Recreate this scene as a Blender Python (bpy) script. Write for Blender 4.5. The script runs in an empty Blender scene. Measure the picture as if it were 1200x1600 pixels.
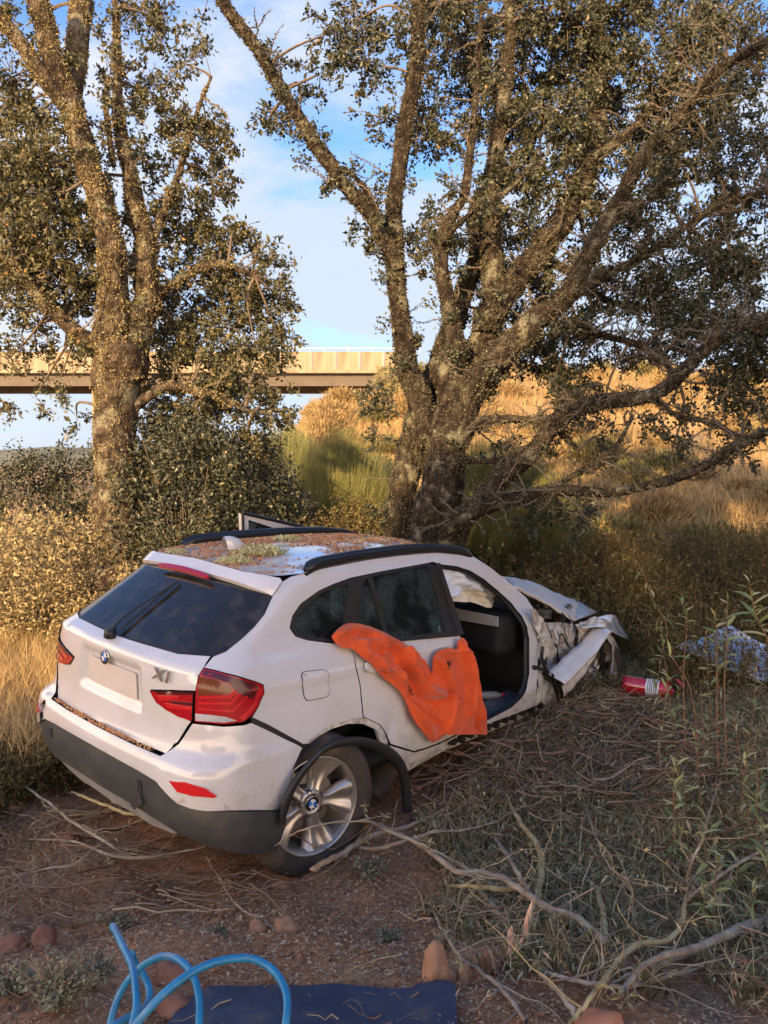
import bpy, bmesh, math, random
import numpy as np
from mathutils import Vector, Matrix, noise
from mathutils.geometry import delaunay_2d_cdt
random.seed(7); RNG=np.random.default_rng(7)
SC=bpy.context.scene; COL=SC.collection
R=math.radians
# ---------------------------------------------------------------- camera
FPX=1158.3; CAMH=2.2; PITCH=R(3.9)
cd=bpy.data.cameras.new('camera'); cam=bpy.data.objects.new('camera',cd); COL.objects.link(cam)
cd.sensor_fit='VERTICAL'; cd.sensor_height=24; cd.lens=24*FPX/1600; cd.clip_start=.05; cd.clip_end=3000
cam.location=(0,0,CAMH); cam.rotation_euler=(R(90)-PITCH,0,0); SC.camera=cam
# ---------------------------------------------------------------- light
SUN_EL=R(15.0); SUN_AZ=R(202)      # compass-like: direction TO the sun measured from +Y clockwise
SUN_DIR=Vector((math.sin(SUN_AZ)*math.cos(SUN_EL), math.cos(SUN_AZ)*math.cos(SUN_EL), math.sin(SUN_EL)))
wd=bpy.data.worlds.new('World'); SC.world=wd; wd.use_nodes=True
nt=wd.node_tree; nt.nodes.clear()
def N(t,k,**kw):
    n=t.nodes.new(k)
    for a,b in kw.items(): setattr(n,a,b)
    return n
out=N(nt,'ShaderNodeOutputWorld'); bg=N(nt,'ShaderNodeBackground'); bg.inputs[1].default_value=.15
sky=N(nt,'ShaderNodeTexSky',sky_type='NISHITA'); sky.sun_disc=False; sky.sun_elevation=SUN_EL; sky.sun_rotation=SUN_AZ
sky.air_density=1.0; sky.dust_density=1.2; sky.ozone_density=1.0
tc=N(nt,'ShaderNodeTexCoord'); sep=N(nt,'ShaderNodeSeparateXYZ'); nt.links.new(tc.outputs['Generated'],sep.inputs[0])
# clouds: direction projected on a flat layer high above
mx=N(nt,'ShaderNodeMath',operation='MAXIMUM'); mx.inputs[1].default_value=.0; nt.links.new(sep.outputs[2],mx.inputs[0])
ad=N(nt,'ShaderNodeMath',operation='ADD'); ad.inputs[1].default_value=.16; nt.links.new(mx.outputs[0],ad.inputs[0])
dv=N(nt,'ShaderNodeVectorMath',operation='DIVIDE'); cb=N(nt,'ShaderNodeCombineXYZ')
for i in range(3): nt.links.new(ad.outputs[0],cb.inputs[i])
nt.links.new(tc.outputs['Generated'],dv.inputs[0]); nt.links.new(cb.outputs[0],dv.inputs[1])
mp=N(nt,'ShaderNodeMapping'); mp.inputs['Scale'].default_value=(1.0,1.25,0); mp.inputs['Rotation'].default_value=(0,0,.5); mp.inputs['Location'].default_value=(3.1,1.7,0)
nt.links.new(dv.outputs[0],mp.inputs[0])
nz=N(nt,'ShaderNodeTexNoise'); nz.inputs['Scale'].default_value=1.5; nz.inputs['Detail'].default_value=9; nz.inputs['Roughness'].default_value=.62; nz.inputs['Distortion'].default_value=.35
nt.links.new(mp.outputs[0],nz.inputs['Vector'])
# more cloud low in the sky, clear blue high up
el=N(nt,'ShaderNodeMapRange'); el.inputs[1].default_value=.22; el.inputs[2].default_value=.60; el.inputs[3].default_value=.26; el.inputs[4].default_value=-.10
nt.links.new(sep.outputs[2],el.inputs[0])
sm=N(nt,'ShaderNodeMath',operation='ADD'); nt.links.new(nz.outputs[0],sm.inputs[0]); nt.links.new(el.outputs[0],sm.inputs[1])
cr=N(nt,'ShaderNodeMapRange',interpolation_type='SMOOTHSTEP'); cr.inputs[1].default_value=.47; cr.inputs[2].default_value=.72; cr.inputs[3].default_value=0; cr.inputs[4].default_value=.92
nt.links.new(sm.outputs[0],cr.inputs[0])
hs=N(nt,'ShaderNodeMixRGB',blend_type='MULTIPLY'); hs.inputs[0].default_value=1; hs.inputs[2].default_value=(.46,.60,.88,1)
nt.links.new(sky.outputs[0],hs.inputs[1])
skyadd=N(nt,'ShaderNodeMixRGB',blend_type='ADD'); skyadd.inputs[0].default_value=1; skyadd.inputs[2].default_value=(.10,.32,.74,1)
nt.links.new(hs.outputs[0],skyadd.inputs[1])
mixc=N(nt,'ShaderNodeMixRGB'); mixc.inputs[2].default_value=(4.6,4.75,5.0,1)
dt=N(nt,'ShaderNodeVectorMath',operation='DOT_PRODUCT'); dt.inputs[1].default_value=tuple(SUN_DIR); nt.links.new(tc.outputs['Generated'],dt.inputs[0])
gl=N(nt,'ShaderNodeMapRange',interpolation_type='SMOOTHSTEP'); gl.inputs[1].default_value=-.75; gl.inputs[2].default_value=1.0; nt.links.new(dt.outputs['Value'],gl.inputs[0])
cw=N(nt,'ShaderNodeMixRGB'); cw.inputs[1].default_value=(2.25,2.50,2.92,1); cw.inputs[2].default_value=(17.2,12.2,7.9,1); nt.links.new(gl.outputs[0],cw.inputs[0]); nt.links.new(cw.outputs[0],mixc.inputs[2])  # clouds toward the sun brightened and warmed, an added fill for the shade
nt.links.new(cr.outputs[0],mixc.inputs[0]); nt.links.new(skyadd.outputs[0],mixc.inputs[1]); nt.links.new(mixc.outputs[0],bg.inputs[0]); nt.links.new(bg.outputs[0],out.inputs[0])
sl=bpy.data.lights.new('sun','SUN'); sl.energy=4.4; sl.angle=R(.5); sl.color=(1,.67,.34)
so=bpy.data.objects.new('sun',sl); COL.objects.link(so); so.rotation_euler=(-SUN_DIR).to_track_quat('-Z','Y').to_euler(); so.location=(-10,-20,20)
vs=SC.view_settings; vs.view_transform='Standard'; vs.look='None'; vs.gamma=1; vs.use_curve_mapping=False; vs.exposure=1.15
SC.cycles.max_bounces=6; SC.cycles.transparent_max_bounces=12; SC.cycles.diffuse_bounces=3
# ---------------------------------------------------------------- helpers
def tag(o,label=None,cat=None,group=None,kind=None):
    if label: o['label']=label
    if cat: o['category']=cat
    if group: o['group']=group
    if kind: o['kind']=kind
    return o
def empty(name,loc=(0,0,0),rz=0):
    o=bpy.data.objects.new(name,None); COL.objects.link(o); o.location=loc; o.rotation_euler=(0,0,rz); o.empty_display_size=.1; return o
def link(name,me,mat=None,parent=None,M=None):
    o=bpy.data.objects.new(name,me); COL.objects.link(o)
    if mat is not None and len(me.materials)==0:
        for m in (mat if isinstance(mat,(list,tuple)) else [mat]): me.materials.append(m)
    if parent is not None: o.parent=parent
    if M is not None: o.matrix_local=M
    return o
class MB:
    def __init__(s): s.v=[]; s.f=[]; s.m=[]; s.n=0
    def add(s,V,F,mi=0):
        V=np.asarray(V,float).reshape(-1,3); F=np.asarray(F,int)
        if len(F)==0: return s
        s.f.append(F+s.n); s.m.append(np.full(len(F),mi)); s.v.append(V); s.n+=len(V); return s
    def mesh(s,name,smooth=True):
        me=bpy.data.meshes.new(name); V=np.concatenate(s.v); me.vertices.add(len(V)); me.vertices.foreach_set('co',V.ravel())
        tot=np.concatenate([np.full(len(f),f.shape[1]) for f in s.f]); idx=np.concatenate([f.ravel() for f in s.f])
        me.loops.add(len(idx)); me.loops.foreach_set('vertex_index',idx)
        me.polygons.add(len(tot)); st=np.r_[0,np.cumsum(tot)[:-1]]
        me.polygons.foreach_set('loop_start',st); me.polygons.foreach_set('loop_total',tot)
        me.polygons.foreach_set('material_index',np.concatenate(s.m)); me.polygons.foreach_set('use_smooth',np.full(len(tot),smooth))
        me.update(calc_edges=True); return me
    def build(s,name,mat,parent=None,smooth=True,M=None):
        return link(name,s.mesh(name,smooth),mat,parent,M)
    def box(s,c,d,rot=None,mi=0):
        v=np.array([[x,y,z] for x in(-.5,.5) for y in(-.5,.5) for z in(-.5,.5)])*np.array(d)
        if rot is not None: v=v@np.array(rot).T
        return s.add(v+np.array(c),[[0,1,3,2],[4,6,7,5],[0,4,5,1],[2,3,7,6],[0,2,6,4],[1,5,7,3]],mi)
    def tube(s,P,r,n=8,mi=0,cap=True,flat=1.0):
        V,F=tube(P,r,n,flat); s.add(V,F,mi)
        if cap:
            k=len(V)//n
            s.add(V[:n],[[0,i+1,i] for i in range(1,n-1)],mi); s.add(V[-n:],[[0,i,i+1] for i in range(1,n-1)],mi)
        return s
    def lathe(s,prof,n=32,mi=0,M=None,a0=0,a1=2*math.pi):   # profile (radius, height) about local z
        p=np.array(prof,float); full=abs(a1-a0-2*math.pi)<1e-6; k=n if full else n+1
        a=a0+(a1-a0)*np.arange(k)/n
        V=np.stack([p[:,0][:,None]*np.cos(a),p[:,0][:,None]*np.sin(a),np.repeat(p[:,1][:,None],k,1)],-1).reshape(-1,3)
        if M is not None: V=V@np.array(M.to_3x3()).T+np.array(M.translation)
        F=[]
        for i in range(len(p)-1):
            for j in range(n): j2=(j+1)%k; F.append([i*k+j,i*k+j2,(i+1)*k+j2,(i+1)*k+j])
        return s.add(V,F,mi)
def frames(P):
    P=np.asarray(P,float); T=np.gradient(P,axis=0); T/=np.linalg.norm(T,axis=1)[:,None]+1e-12
    n=np.cross(T[0],[.3,.5,.81]); n/=np.linalg.norm(n); Ns=[]
    for t in T:
        n=n-t*np.dot(n,t); n/=np.linalg.norm(n)+1e-12; Ns.append(n)
    Ns=np.array(Ns); return T,Ns,np.cross(T,Ns)
def tube(P,r,n=8,flat=1.0,rough=0,seed=0):
    P=np.asarray(P,float); r=np.broadcast_to(r,(len(P),)); T,A,B=frames(P); a=2*np.pi*np.arange(n)/n
    rr=np.repeat(r[:,None],n,1)
    if rough: rr=rr*(1+rough*np.random.default_rng(seed).normal(size=rr.shape))
    V=P[:,None]+rr[...,None]*(np.cos(a)[None,:,None]*A[:,None]+flat*np.sin(a)[None,:,None]*B[:,None])
    k=len(P); i=np.arange(k-1)[:,None]*n; j=np.arange(n)[None]; j2=(j+1)%n
    F=np.stack([i+j,i+j2,i+n+j2,i+n+j],-1).reshape(-1,4)
    return V.reshape(-1,3),F
def spline(P,n):           # Catmull-Rom through P, n samples
    P=np.asarray(P,float); k=len(P)
    if k<3:
        t=np.linspace(0,k-1,n); return np.stack([np.interp(t,np.arange(k),P[:,i]) for i in range(P.shape[1])],1)
    Q=np.vstack([2*P[0]-P[1],P,2*P[-1]-P[-2]]); t=np.linspace(0,k-1-1e-9,n); i=t.astype(int); f=(t-i)[:,None]
    a,b,c,d=Q[i],Q[i+1],Q[i+2],Q[i+3]
    return .5*((2*b)+(-a+c)*f+(2*a-5*b+4*c-d)*f**2+(-a+3*b-3*c+d)*f**3)
# rays through the photograph's pixels, used to find where things stand
def at(px,py,depth):
    q=Vector(((px-600)/FPX,(py-800)/FPX,1))*depth; c,s=math.cos(PITCH),math.sin(PITCH)
    return Vector((q.x, q.z*c-q.y*s, -q.y*c-q.z*s+CAMH))
def sstep(a,b,x):
    t=np.clip((np.asarray(x,float)-a)/(b-a),0,1); return t*t*(3-2*t)
def ground(x,y):
    x=np.asarray(x,float); y=np.asarray(y,float)
    h=.48*(1-sstep(1.5,4.0,y))-.06
    h=h+.03*np.sin(x*1.9+y*.7)+.022*np.sin(x*3.7-y*2.9+1)+.012*np.sin(x*9.1+y*7.3)
    h=h+.10*sstep(1.2,3.5,x)*sstep(3,6,y)*(1-sstep(9,14,y))
    h=h-.09*np.exp(-((x+.45)**2+(y-4.0)**2)/.35)
    a=x/np.maximum(y,1)
    hill=(6.5+1.6*sstep(-.01,.12,a))*sstep(15,52,y)*sstep(-.165,-.095,a)*(1+.04*np.sin(x*.16+1))
    h=h+hill-1.4*sstep(12,40,y)*(1-sstep(-.2,-.05,a))
    h=h+.18*np.sin(x*.45)*sstep(8,20,y)
    return h
def gp(x,y,dz=0): return Vector((x,y,float(ground(x,y))+dz))
def hit(px,py):            # ground point seen at a pixel
    lo=.5
    d=at(px,py,1)-at(px,py,0); o=at(px,py,0); t=.6
    while t<200:
        p=o+d*t
        if p.z<ground(p.x,p.y): break
        t*=1.01
    a,b=t/1.01,t
    for _ in range(20):
        m=(a+b)/2; p=o+d*m
        if p.z<ground(p.x,p.y): b=m
        else: a=m
    return o+d*b
# ---------------------------------------------------------------- materials
MATS={}
def mk(name):
    m=bpy.data.materials.new(name); m.use_nodes=True; t=m.node_tree; b=t.nodes['Principled BSDF']; MATS[name]=m; return m,t,b
def c4(c): return (c[0],c[1],c[2],1)
def plain(name,c,rough=.5,metal=0,coat=0,bump=0,bscale=60,var=.0,vscale=8,spec=.5,emit=None):
    m,t,b=mk(name); b.inputs['Base Color'].default_value=c4(c); b.inputs['Roughness'].default_value=rough; b.inputs['Metallic'].default_value=metal
    b.inputs['Coat Weight'].default_value=coat; b.inputs['Coat Roughness'].default_value=.06; b.inputs['Specular IOR Level'].default_value=spec
    tc=N(t,'ShaderNodeTexCoord')
    if var:
        n=N(t,'ShaderNodeTexNoise'); n.inputs['Scale'].default_value=vscale; n.inputs['Detail'].default_value=6; n.inputs['Roughness'].default_value=.65
        t.links.new(tc.outputs['Object'],n.inputs['Vector']); mr=N(t,'ShaderNodeMapRange'); mr.inputs[1].default_value=.3; mr.inputs[2].default_value=.7; mr.inputs[3].default_value=1-var; mr.inputs[4].default_value=1+var
        t.links.new(n.outputs[0],mr.inputs[0]); mu=N(t,'ShaderNodeVectorMath',operation='SCALE'); mu.inputs[0].default_value=c; t.links.new(mr.outputs[0],mu.inputs['Scale']); t.links.new(mu.outputs[0],b.inputs['Base Color'])
    if bump:
        n=N(t,'ShaderNodeTexNoise'); n.inputs['Scale'].default_value=bscale; n.inputs['Detail'].default_value=5
        t.links.new(tc.outputs['Object'],n.inputs['Vector']); bp=N(t,'ShaderNodeBump'); bp.inputs['Strength'].default_value=bump; bp.inputs['Distance'].default_value=.01
        t.links.new(n.outputs[0],bp.inputs['Height']); t.links.new(bp.outputs[0],b.inputs['Normal'])
    return m
def ramp(t,stops):
    r=N(t,'ShaderNodeValToRGB'); e=r.color_ramp.elements
    while len(e)<len(stops): e.new(.5)
    for q,(p,c) in zip(e,stops): q.position=p; q.color=c4(c)
    return r
def noisy(name,stops,scale=5,detail=8,rough=.85,bump=.5,bscale=None,dist=.02,coord='Object',stretch=(1,1,1),spec=.25,crough=.6):
    m,t,b=mk(name); b.inputs['Roughness'].default_value=rough; b.inputs['Specular IOR Level'].default_value=spec
    tc=N(t,'ShaderNodeTexCoord'); mp=N(t,'ShaderNodeMapping'); mp.inputs['Scale'].default_value=stretch; t.links.new(tc.outputs[coord],mp.inputs[0])
    n=N(t,'ShaderNodeTexNoise'); n.inputs['Scale'].default_value=scale; n.inputs['Detail'].default_value=detail; n.inputs['Roughness'].default_value=crough
    t.links.new(mp.outputs[0],n.inputs['Vector']); r=ramp(t,stops); t.links.new(n.outputs[0],r.inputs[0]); t.links.new(r.outputs[0],b.inputs['Base Color'])
    if bump:
        n2=N(t,'ShaderNodeTexNoise'); n2.inputs['Scale'].default_value=bscale or scale*4; n2.inputs['Detail'].default_value=6; n2.inputs['Roughness'].default_value=.7
        t.links.new(mp.outputs[0],n2.inputs['Vector']); bp=N(t,'ShaderNodeBump'); bp.inputs['Strength'].default_value=bump; bp.inputs['Distance'].default_value=dist
        t.links.new(n2.outputs[0],bp.inputs['Height']); t.links.new(bp.outputs[0],b.inputs['Normal'])
    return m
def leafy(name,stops,trans=.25,rough=.5,spec=.4,back=None):
    m,t,b=mk(name); g=N(t,'ShaderNodeNewGeometry'); r=ramp(t,stops); r.color_ramp.interpolation='LINEAR'
    t.links.new(g.outputs['Random Per Island'],r.inputs[0]); src=r.outputs[0]
    if back:
        mxb=N(t,'ShaderNodeMixRGB'); mxb.inputs[2].default_value=c4(back); mm=N(t,'ShaderNodeMath',operation='MULTIPLY'); mm.inputs[1].default_value=.75
        t.links.new(g.outputs['Backfacing'],mm.inputs[0]); t.links.new(mm.outputs[0],mxb.inputs[0]); t.links.new(src,mxb.inputs[1]); src=mxb.outputs[0]
    t.links.new(src,b.inputs['Base Color']); b.inputs['Roughness'].default_value=rough; b.inputs['Specular IOR Level'].default_value=spec
    if trans:
        tr=N(t,'ShaderNodeBsdfTranslucent'); t.links.new(src,tr.inputs[0]); mx=N(t,'ShaderNodeMixShader'); mx.inputs[0].default_value=trans
        o=t.nodes['Material Output']; t.links.new(b.outputs[0],mx.inputs[1]); t.links.new(tr.outputs[0],mx.inputs[2]); t.links.new(mx.outputs[0],o.inputs[0])
    return m
def glassy(name,tint=(.02,.025,.025),through=.35,rough=.02,mottle=.0,mottle_col=(.075,.062,.048),crack=0):
    m,t,b=mk(name); o=t.nodes['Material Output']; b.inputs['Base Color'].default_value=c4(tint); b.inputs['Roughness'].default_value=rough; b.inputs['Specular IOR Level'].default_value=.6
    tr=N(t,'ShaderNodeBsdfTransparent'); tr.inputs[0].default_value=(.5,.55,.55,1); mx=N(t,'ShaderNodeMixShader'); mx.inputs[0].default_value=through
    t.links.new(b.outputs[0],mx.inputs[1]); t.links.new(tr.outputs[0],mx.inputs[2]); t.links.new(mx.outputs[0],o.inputs[0])
    if mottle:
        tc=N(t,'ShaderNodeTexCoord'); n=N(t,'ShaderNodeTexNoise'); n.inputs['Scale'].default_value=9; n.inputs['Detail'].default_value=8; t.links.new(tc.outputs['Object'],n.inputs['Vector'])
        r=ramp(t,[(.45,tint),(.80,mottle_col)]); t.links.new(n.outputs[0],r.inputs[0]); src=r.outputs[0]
        if crack:
            v=N(t,'ShaderNodeTexVoronoi'); v.feature='DISTANCE_TO_EDGE'; v.inputs['Scale'].default_value=95; t.links.new(tc.outputs['Object'],v.inputs['Vector']); r6=ramp(t,[(0,(1,1,1)),(.10,(0,0,0))]); t.links.new(v.outputs['Distance'],r6.inputs[0]); n5=N(t,'ShaderNodeTexNoise'); n5.inputs['Scale'].default_value=3.2; t.links.new(tc.outputs['Object'],n5.inputs['Vector']); r5=ramp(t,[(.50,(0,0,0)),(.56,(1,1,1))]); t.links.new(n5.outputs[0],r5.inputs[0]); m5=N(t,'ShaderNodeMixRGB',blend_type='MULTIPLY'); m5.inputs[0].default_value=1; t.links.new(r6.outputs[0],m5.inputs[1]); t.links.new(r5.outputs[0],m5.inputs[2]); m6=N(t,'ShaderNodeMixRGB'); m6.inputs[2].default_value=(.09,.135,.125,1); t.links.new(m5.outputs[0],m6.inputs[0]); t.links.new(src,m6.inputs[1]); src=m6.outputs[0]
        t.links.new(src,b.inputs['Base Color'])
    return m
# ================================================================ wrecked car
CM=Matrix(((.633,-.771,.077,-1.02),(.772,.635,.010,4.72),(-.056,.053,.997,.103),(0,0,0,1)))
CM3=CM.to_3x3(); 
_q=CM3.to_quaternion(); CM=Matrix.LocRotScale(CM.translation,_q,(1,1,1))
CMI=CM.inverted(); CAMC=np.array(CMI@Vector((0,0,CAMH)))
_cw=Matrix.Rotation(R(90)-PITCH,4,'X'); _c2c=np.array((CMI.to_3x3()@_cw.to_3x3()))   # camera axes in car frame (columns right, up, back)
def cray(px,py):
    d=_c2c@np.array([(px-600)/FPX,-(py-800)/FPX,-1.]); return d
def cpix(P):
    P=np.asarray(P,float)-CAMC; q=P@_c2c; return np.stack([600+FPX*q[...,0]/-q[...,2],800-FPX*q[...,1]/-q[...,2]],-1)
# --- body surface: P(u,z); u runs from the middle of the tail round the corner and along the side
ZS=np.array([-.1,.05,.15,.25,.35,.45,.55,.62,.70,.80,.90,.97,1.035,1.07,1.10,1.17,1.24,1.31,1.38,1.43,1.46,1.50,1.60])
XR=np.array([-.70,-.76,-.82,-.88,-.925,-.94,-.935,-.915,-.90,-.905,-.91,-.915,-.905,-.87,-.825,-.735,-.645,-.55,-.465,-.40,-.37,-.32,-.2])
WS=np.array([.84,.88,.91,.93,.935,.93,.915,.90,.885,.86,.84,.825,.795,.765,.748,.72,.70,.68,.66,.645,.632,.60,.53])
zz=np.linspace(-.1,1.6,341)
def _sm(v,s):
    a=np.interp(zz,ZS,v); k=np.exp(-.5*(np.arange(-15,16)/s)**2); k/=k.sum(); return np.convolve(np.pad(a,15,'edge'),k,'valid')
XRs=_sm(XR,3); WSs=_sm(WS,5)
def fxr(z): return np.interp(z,zz,XRs)
def fw(z): return np.interp(z,zz,WSs)
UR,UC=.60,.40
def S0(u,z):
    u=np.asarray(u,float); z=np.asarray(z,float); au=np.abs(u); w=fw(z); xr=fxr(z); rc=.30-.08*sstep(.9,1.2,z); b=.075
    ye=w-rc; x0=xr+b*(ye/w)**2; sl=2*b*ye/w**2
    xc=x0+sl*rc; x2=xc+rc*(.95+.5*sstep(.9,1.4,z)); U1=UR+UC
    t=np.clip(au/UR,0,1); yr=t*ye; xrr=xr+b*(yr/w)**2
    s=np.clip((au-UR)/UC,0,1); xq=(1-s)**2*x0+2*s*(1-s)*xc+s*s*x2; yq=(1-s)**2*ye+2*s*(1-s)*w+s*s*w
    xs=x2+(au-U1)*(4.0-x2)/4.4
    ws=w*(1-.015*np.clip((xs-1.2)/1.6,-2,2)**2)-.10*sstep(2.4,3.6,xs); ws0=w*(1-.015*np.clip((x2-1.2)/1.6,-2,2)**2)
    yq=yq*ws0/w
    yr=yr; 
    y=np.where(au<UR,yr,np.where(au<U1,yq,ws)); x=np.where(au<UR,xrr,np.where(au<U1,xq,xs))
    k=sstep(.85,1.1,au); y=y+k*(.012*np.exp(-((z-.93)/.028)**2)-.010*np.exp(-((z-.60)/.09)**2)*sstep(.6,1.0,x)+.014*np.exp(-((z-.42)/.05)**2)*sstep(.4,.9,x))
    return np.stack([x,-np.sign(u+1e-12)*y,z],-1)
def S(u,z,off=0):
    u=np.asarray(u,float);z=np.asarray(z,float); e=4e-3
    P=S0(u,z); du=(S0(u+e,z)-S0(u-e,z)); dz=(S0(u,z+e)-S0(u,z-e)); n=np.cross(dz,du); n/=np.linalg.norm(n,axis=-1,keepdims=True)+1e-12
    # outward: away from the body axis
    c=P-np.array([1.,0,.6]); sg=np.sign((n*c).sum(-1,keepdims=True)); n=n*np.where(sg==0,1,sg)
    return P+n*np.asarray(off)[...,None],n
_gu,_gz=np.meshgrid(np.linspace(-1.4,5.2,660),np.linspace(.0,1.56,157),indexing='ij')
_G,_GN=S(_gu,_gz,np.zeros_like(_gu)); _GP=cpix(_G); _vis=((_GN*(_G-CAMC)).sum(-1)<0)
_gs=(_gu[::3,::2],_gz[::3,::2],_GP[::3,::2],_vis[::3,::2])
def P2(pts,off=0.,raw=False):
    p=np.array(pts,float)
    if not raw and len(p)>2:
        q=[]
        for i in range(len(p)-(1 if raw=='open' else 0)):
            a,b=p[i],p[(i+1)%len(p)]; k=max(1,int(np.hypot(*(b-a))/13)); q+=[a+(b-a)*j/k for j in range(k)]
        p=np.array(q)
    G=_gs[2].reshape(-1,2); pen=np.where(_gs[3].ravel(),0,1e6); i=np.array([np.argmin(((G-x)**2).sum(1)+pen) for x in p]); v=np.stack([_gs[0].ravel()[i],_gs[1].ravel()[i]],1)
    o=np.full(len(p),float(off)); f=lambda a: cpix(S(a[:,0],a[:,1],o)[0])-p; h=1e-4
    for _ in range(14):
        r=f(v); J=np.stack([(f(v+[h,0])-r)/h,(f(v+[0,h])-r)/h],2); A=np.einsum('nij,nik->njk',J,J)+np.eye(2)*20
        s=np.linalg.solve(A,-np.einsum('nij,ni->nj',J,r)[...,None])[...,0]; v=v+np.clip(s,-.05,.05); v[:,1]=np.clip(v[:,1],-.05,1.58)
    return v
def P2o(pts,off=0.):      # open line, made denser
    p=np.array(pts,float); q=[]
    for a,b in zip(p[:-1],p[1:]):
        k=max(1,int(np.hypot(*(b-a))/13)); q+=[a+(b-a)*j/k for j in range(k)]
    return P2(np.array(q+[p[-1]]),off,True)
def chaikin(p,n=1,closed=True):
    for _ in range(n):
        q=np.roll(p,-1,0); p=np.stack([.75*p+.25*q,.25*p+.75*q],1).reshape(-1,2)
    return p
def inpoly(p,poly):
    x,y=p[:,0],p[:,1]; c=np.zeros(len(p),bool); a=poly; b=np.roll(poly,-1,0)
    for (x1,y1),(x2,y2) in zip(a,b):
        m=((y1>y)!=(y2>y)); xx=(x2-x1)*(y-y1)/((y2-y1) if abs(y2-y1)>1e-12 else 1e-12)+x1; c^=(m&(x<xx))
    return c
def dens(p,step):
    o=[]
    for a,b in zip(p,np.roll(p,-1,0)):
        k=max(1,int(np.linalg.norm(b-a)/step)); o+= [a+(b-a)*i/k for i in range(k)]
    return np.array(o)
def inset(p,g):
    a=((p[:,0]*np.roll(p[:,1],-1))-(np.roll(p[:,0],-1)*p[:,1])).sum(); s=1 if a>0 else -1
    t=np.roll(p,-1,0)-np.roll(p,1,0); t/=np.linalg.norm(t,axis=1)[:,None]+1e-9; return p+s*g*np.stack([-t[:,1],t[:,0]],1)
def triangulate(poly,step,holes=(),gap=0):
    loops=[dens(poly,step)]+[dens(h,step) for h in holes]
    loops=[inset(loops[0],gap)]+[inset(l,-gap) for l in loops[1:]]
    V=[];Ed=[]
    for l in loops:
        k=len(V); V+=[Vector(q) for q in l]; Ed+=[(k+i,k+(i+1)%len(l)) for i in range(len(l))]
    lo=loops[0].min(0); hi=loops[0].max(0); g=np.stack(np.meshgrid(np.arange(lo[0],hi[0],step),np.arange(lo[1],hi[1],step),indexing='ij'),-1).reshape(-1,2)
    g=g+((np.round(g[:,1]/step)%2)*step*.5)[:,None]*[1,0]
    m=inpoly(g,loops[0])
    for h in loops[1:]: m&=~inpoly(g,h)
    g=g[m]; 
    if len(g):
        B=np.concatenate(loops); keep=np.ones(len(g),bool)
        for i in range(0,len(g),2000):
            keep[i:i+2000]=(((g[i:i+2000,None]-B[None])**2).sum(-1).min(1)>(step*.45)**2)
        V+=[Vector(q) for q in g[keep]]
    r=delaunay_2d_cdt(V,Ed,[],0,1e-7); v=np.array([list(q) for q in r[0]]); f=np.array([t for t in r[2] if len(t)==3])
    c=v[f].mean(1); k=inpoly(c,loops[0])
    for h in loops[1:]: k&=~inpoly(c,h)
    return v,f[k]
def shell(name,surf,poly,mat,off=0.,th=.012,step=.05,holes=(),gap=0,disp=None,parent=None,backmat=None,smooth=True):
    v,f=triangulate(poly,step,holes,gap); o=np.full(len(v),float(off))
    if disp is not None: o=o+disp(v[:,0],v[:,1])
    A,n=surf(v[:,0],v[:,1],o); Bk,_=surf(v[:,0],v[:,1],o-th)
    t=A[f]; fn=np.cross(t[:,1]-t[:,0],t[:,2]-t[:,0]); flip=((fn*n[f].mean(1)).sum(-1)<0); f=np.where(flip[:,None],f[:,::-1],f)
    mb=MB(); mb.add(A,f,0); mb.add(Bk,f[:,::-1],1)
    e=np.concatenate([f[:,[0,1]],f[:,[1,2]],f[:,[2,0]]]); key={}
    for a,b in e.tolist(): key[(a,b)]=1
    bd=np.array([(a,b) for a,b in key if (b,a) not in key])
    if len(bd):
        q=np.stack([A[bd[:,0]],Bk[bd[:,0]],Bk[bd[:,1]],A[bd[:,1]]],1).reshape(-1,3); mb.add(q,np.arange(len(q)).reshape(-1,4),1)
    return mb.build(name,[mat,backmat or mat],parent,smooth)
car=empty('wrecked_car'); car.matrix_world=CM
tag(car,'white crashed hatchback car with torn off bumper and crushed front, stopped under the oaks','car')
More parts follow.
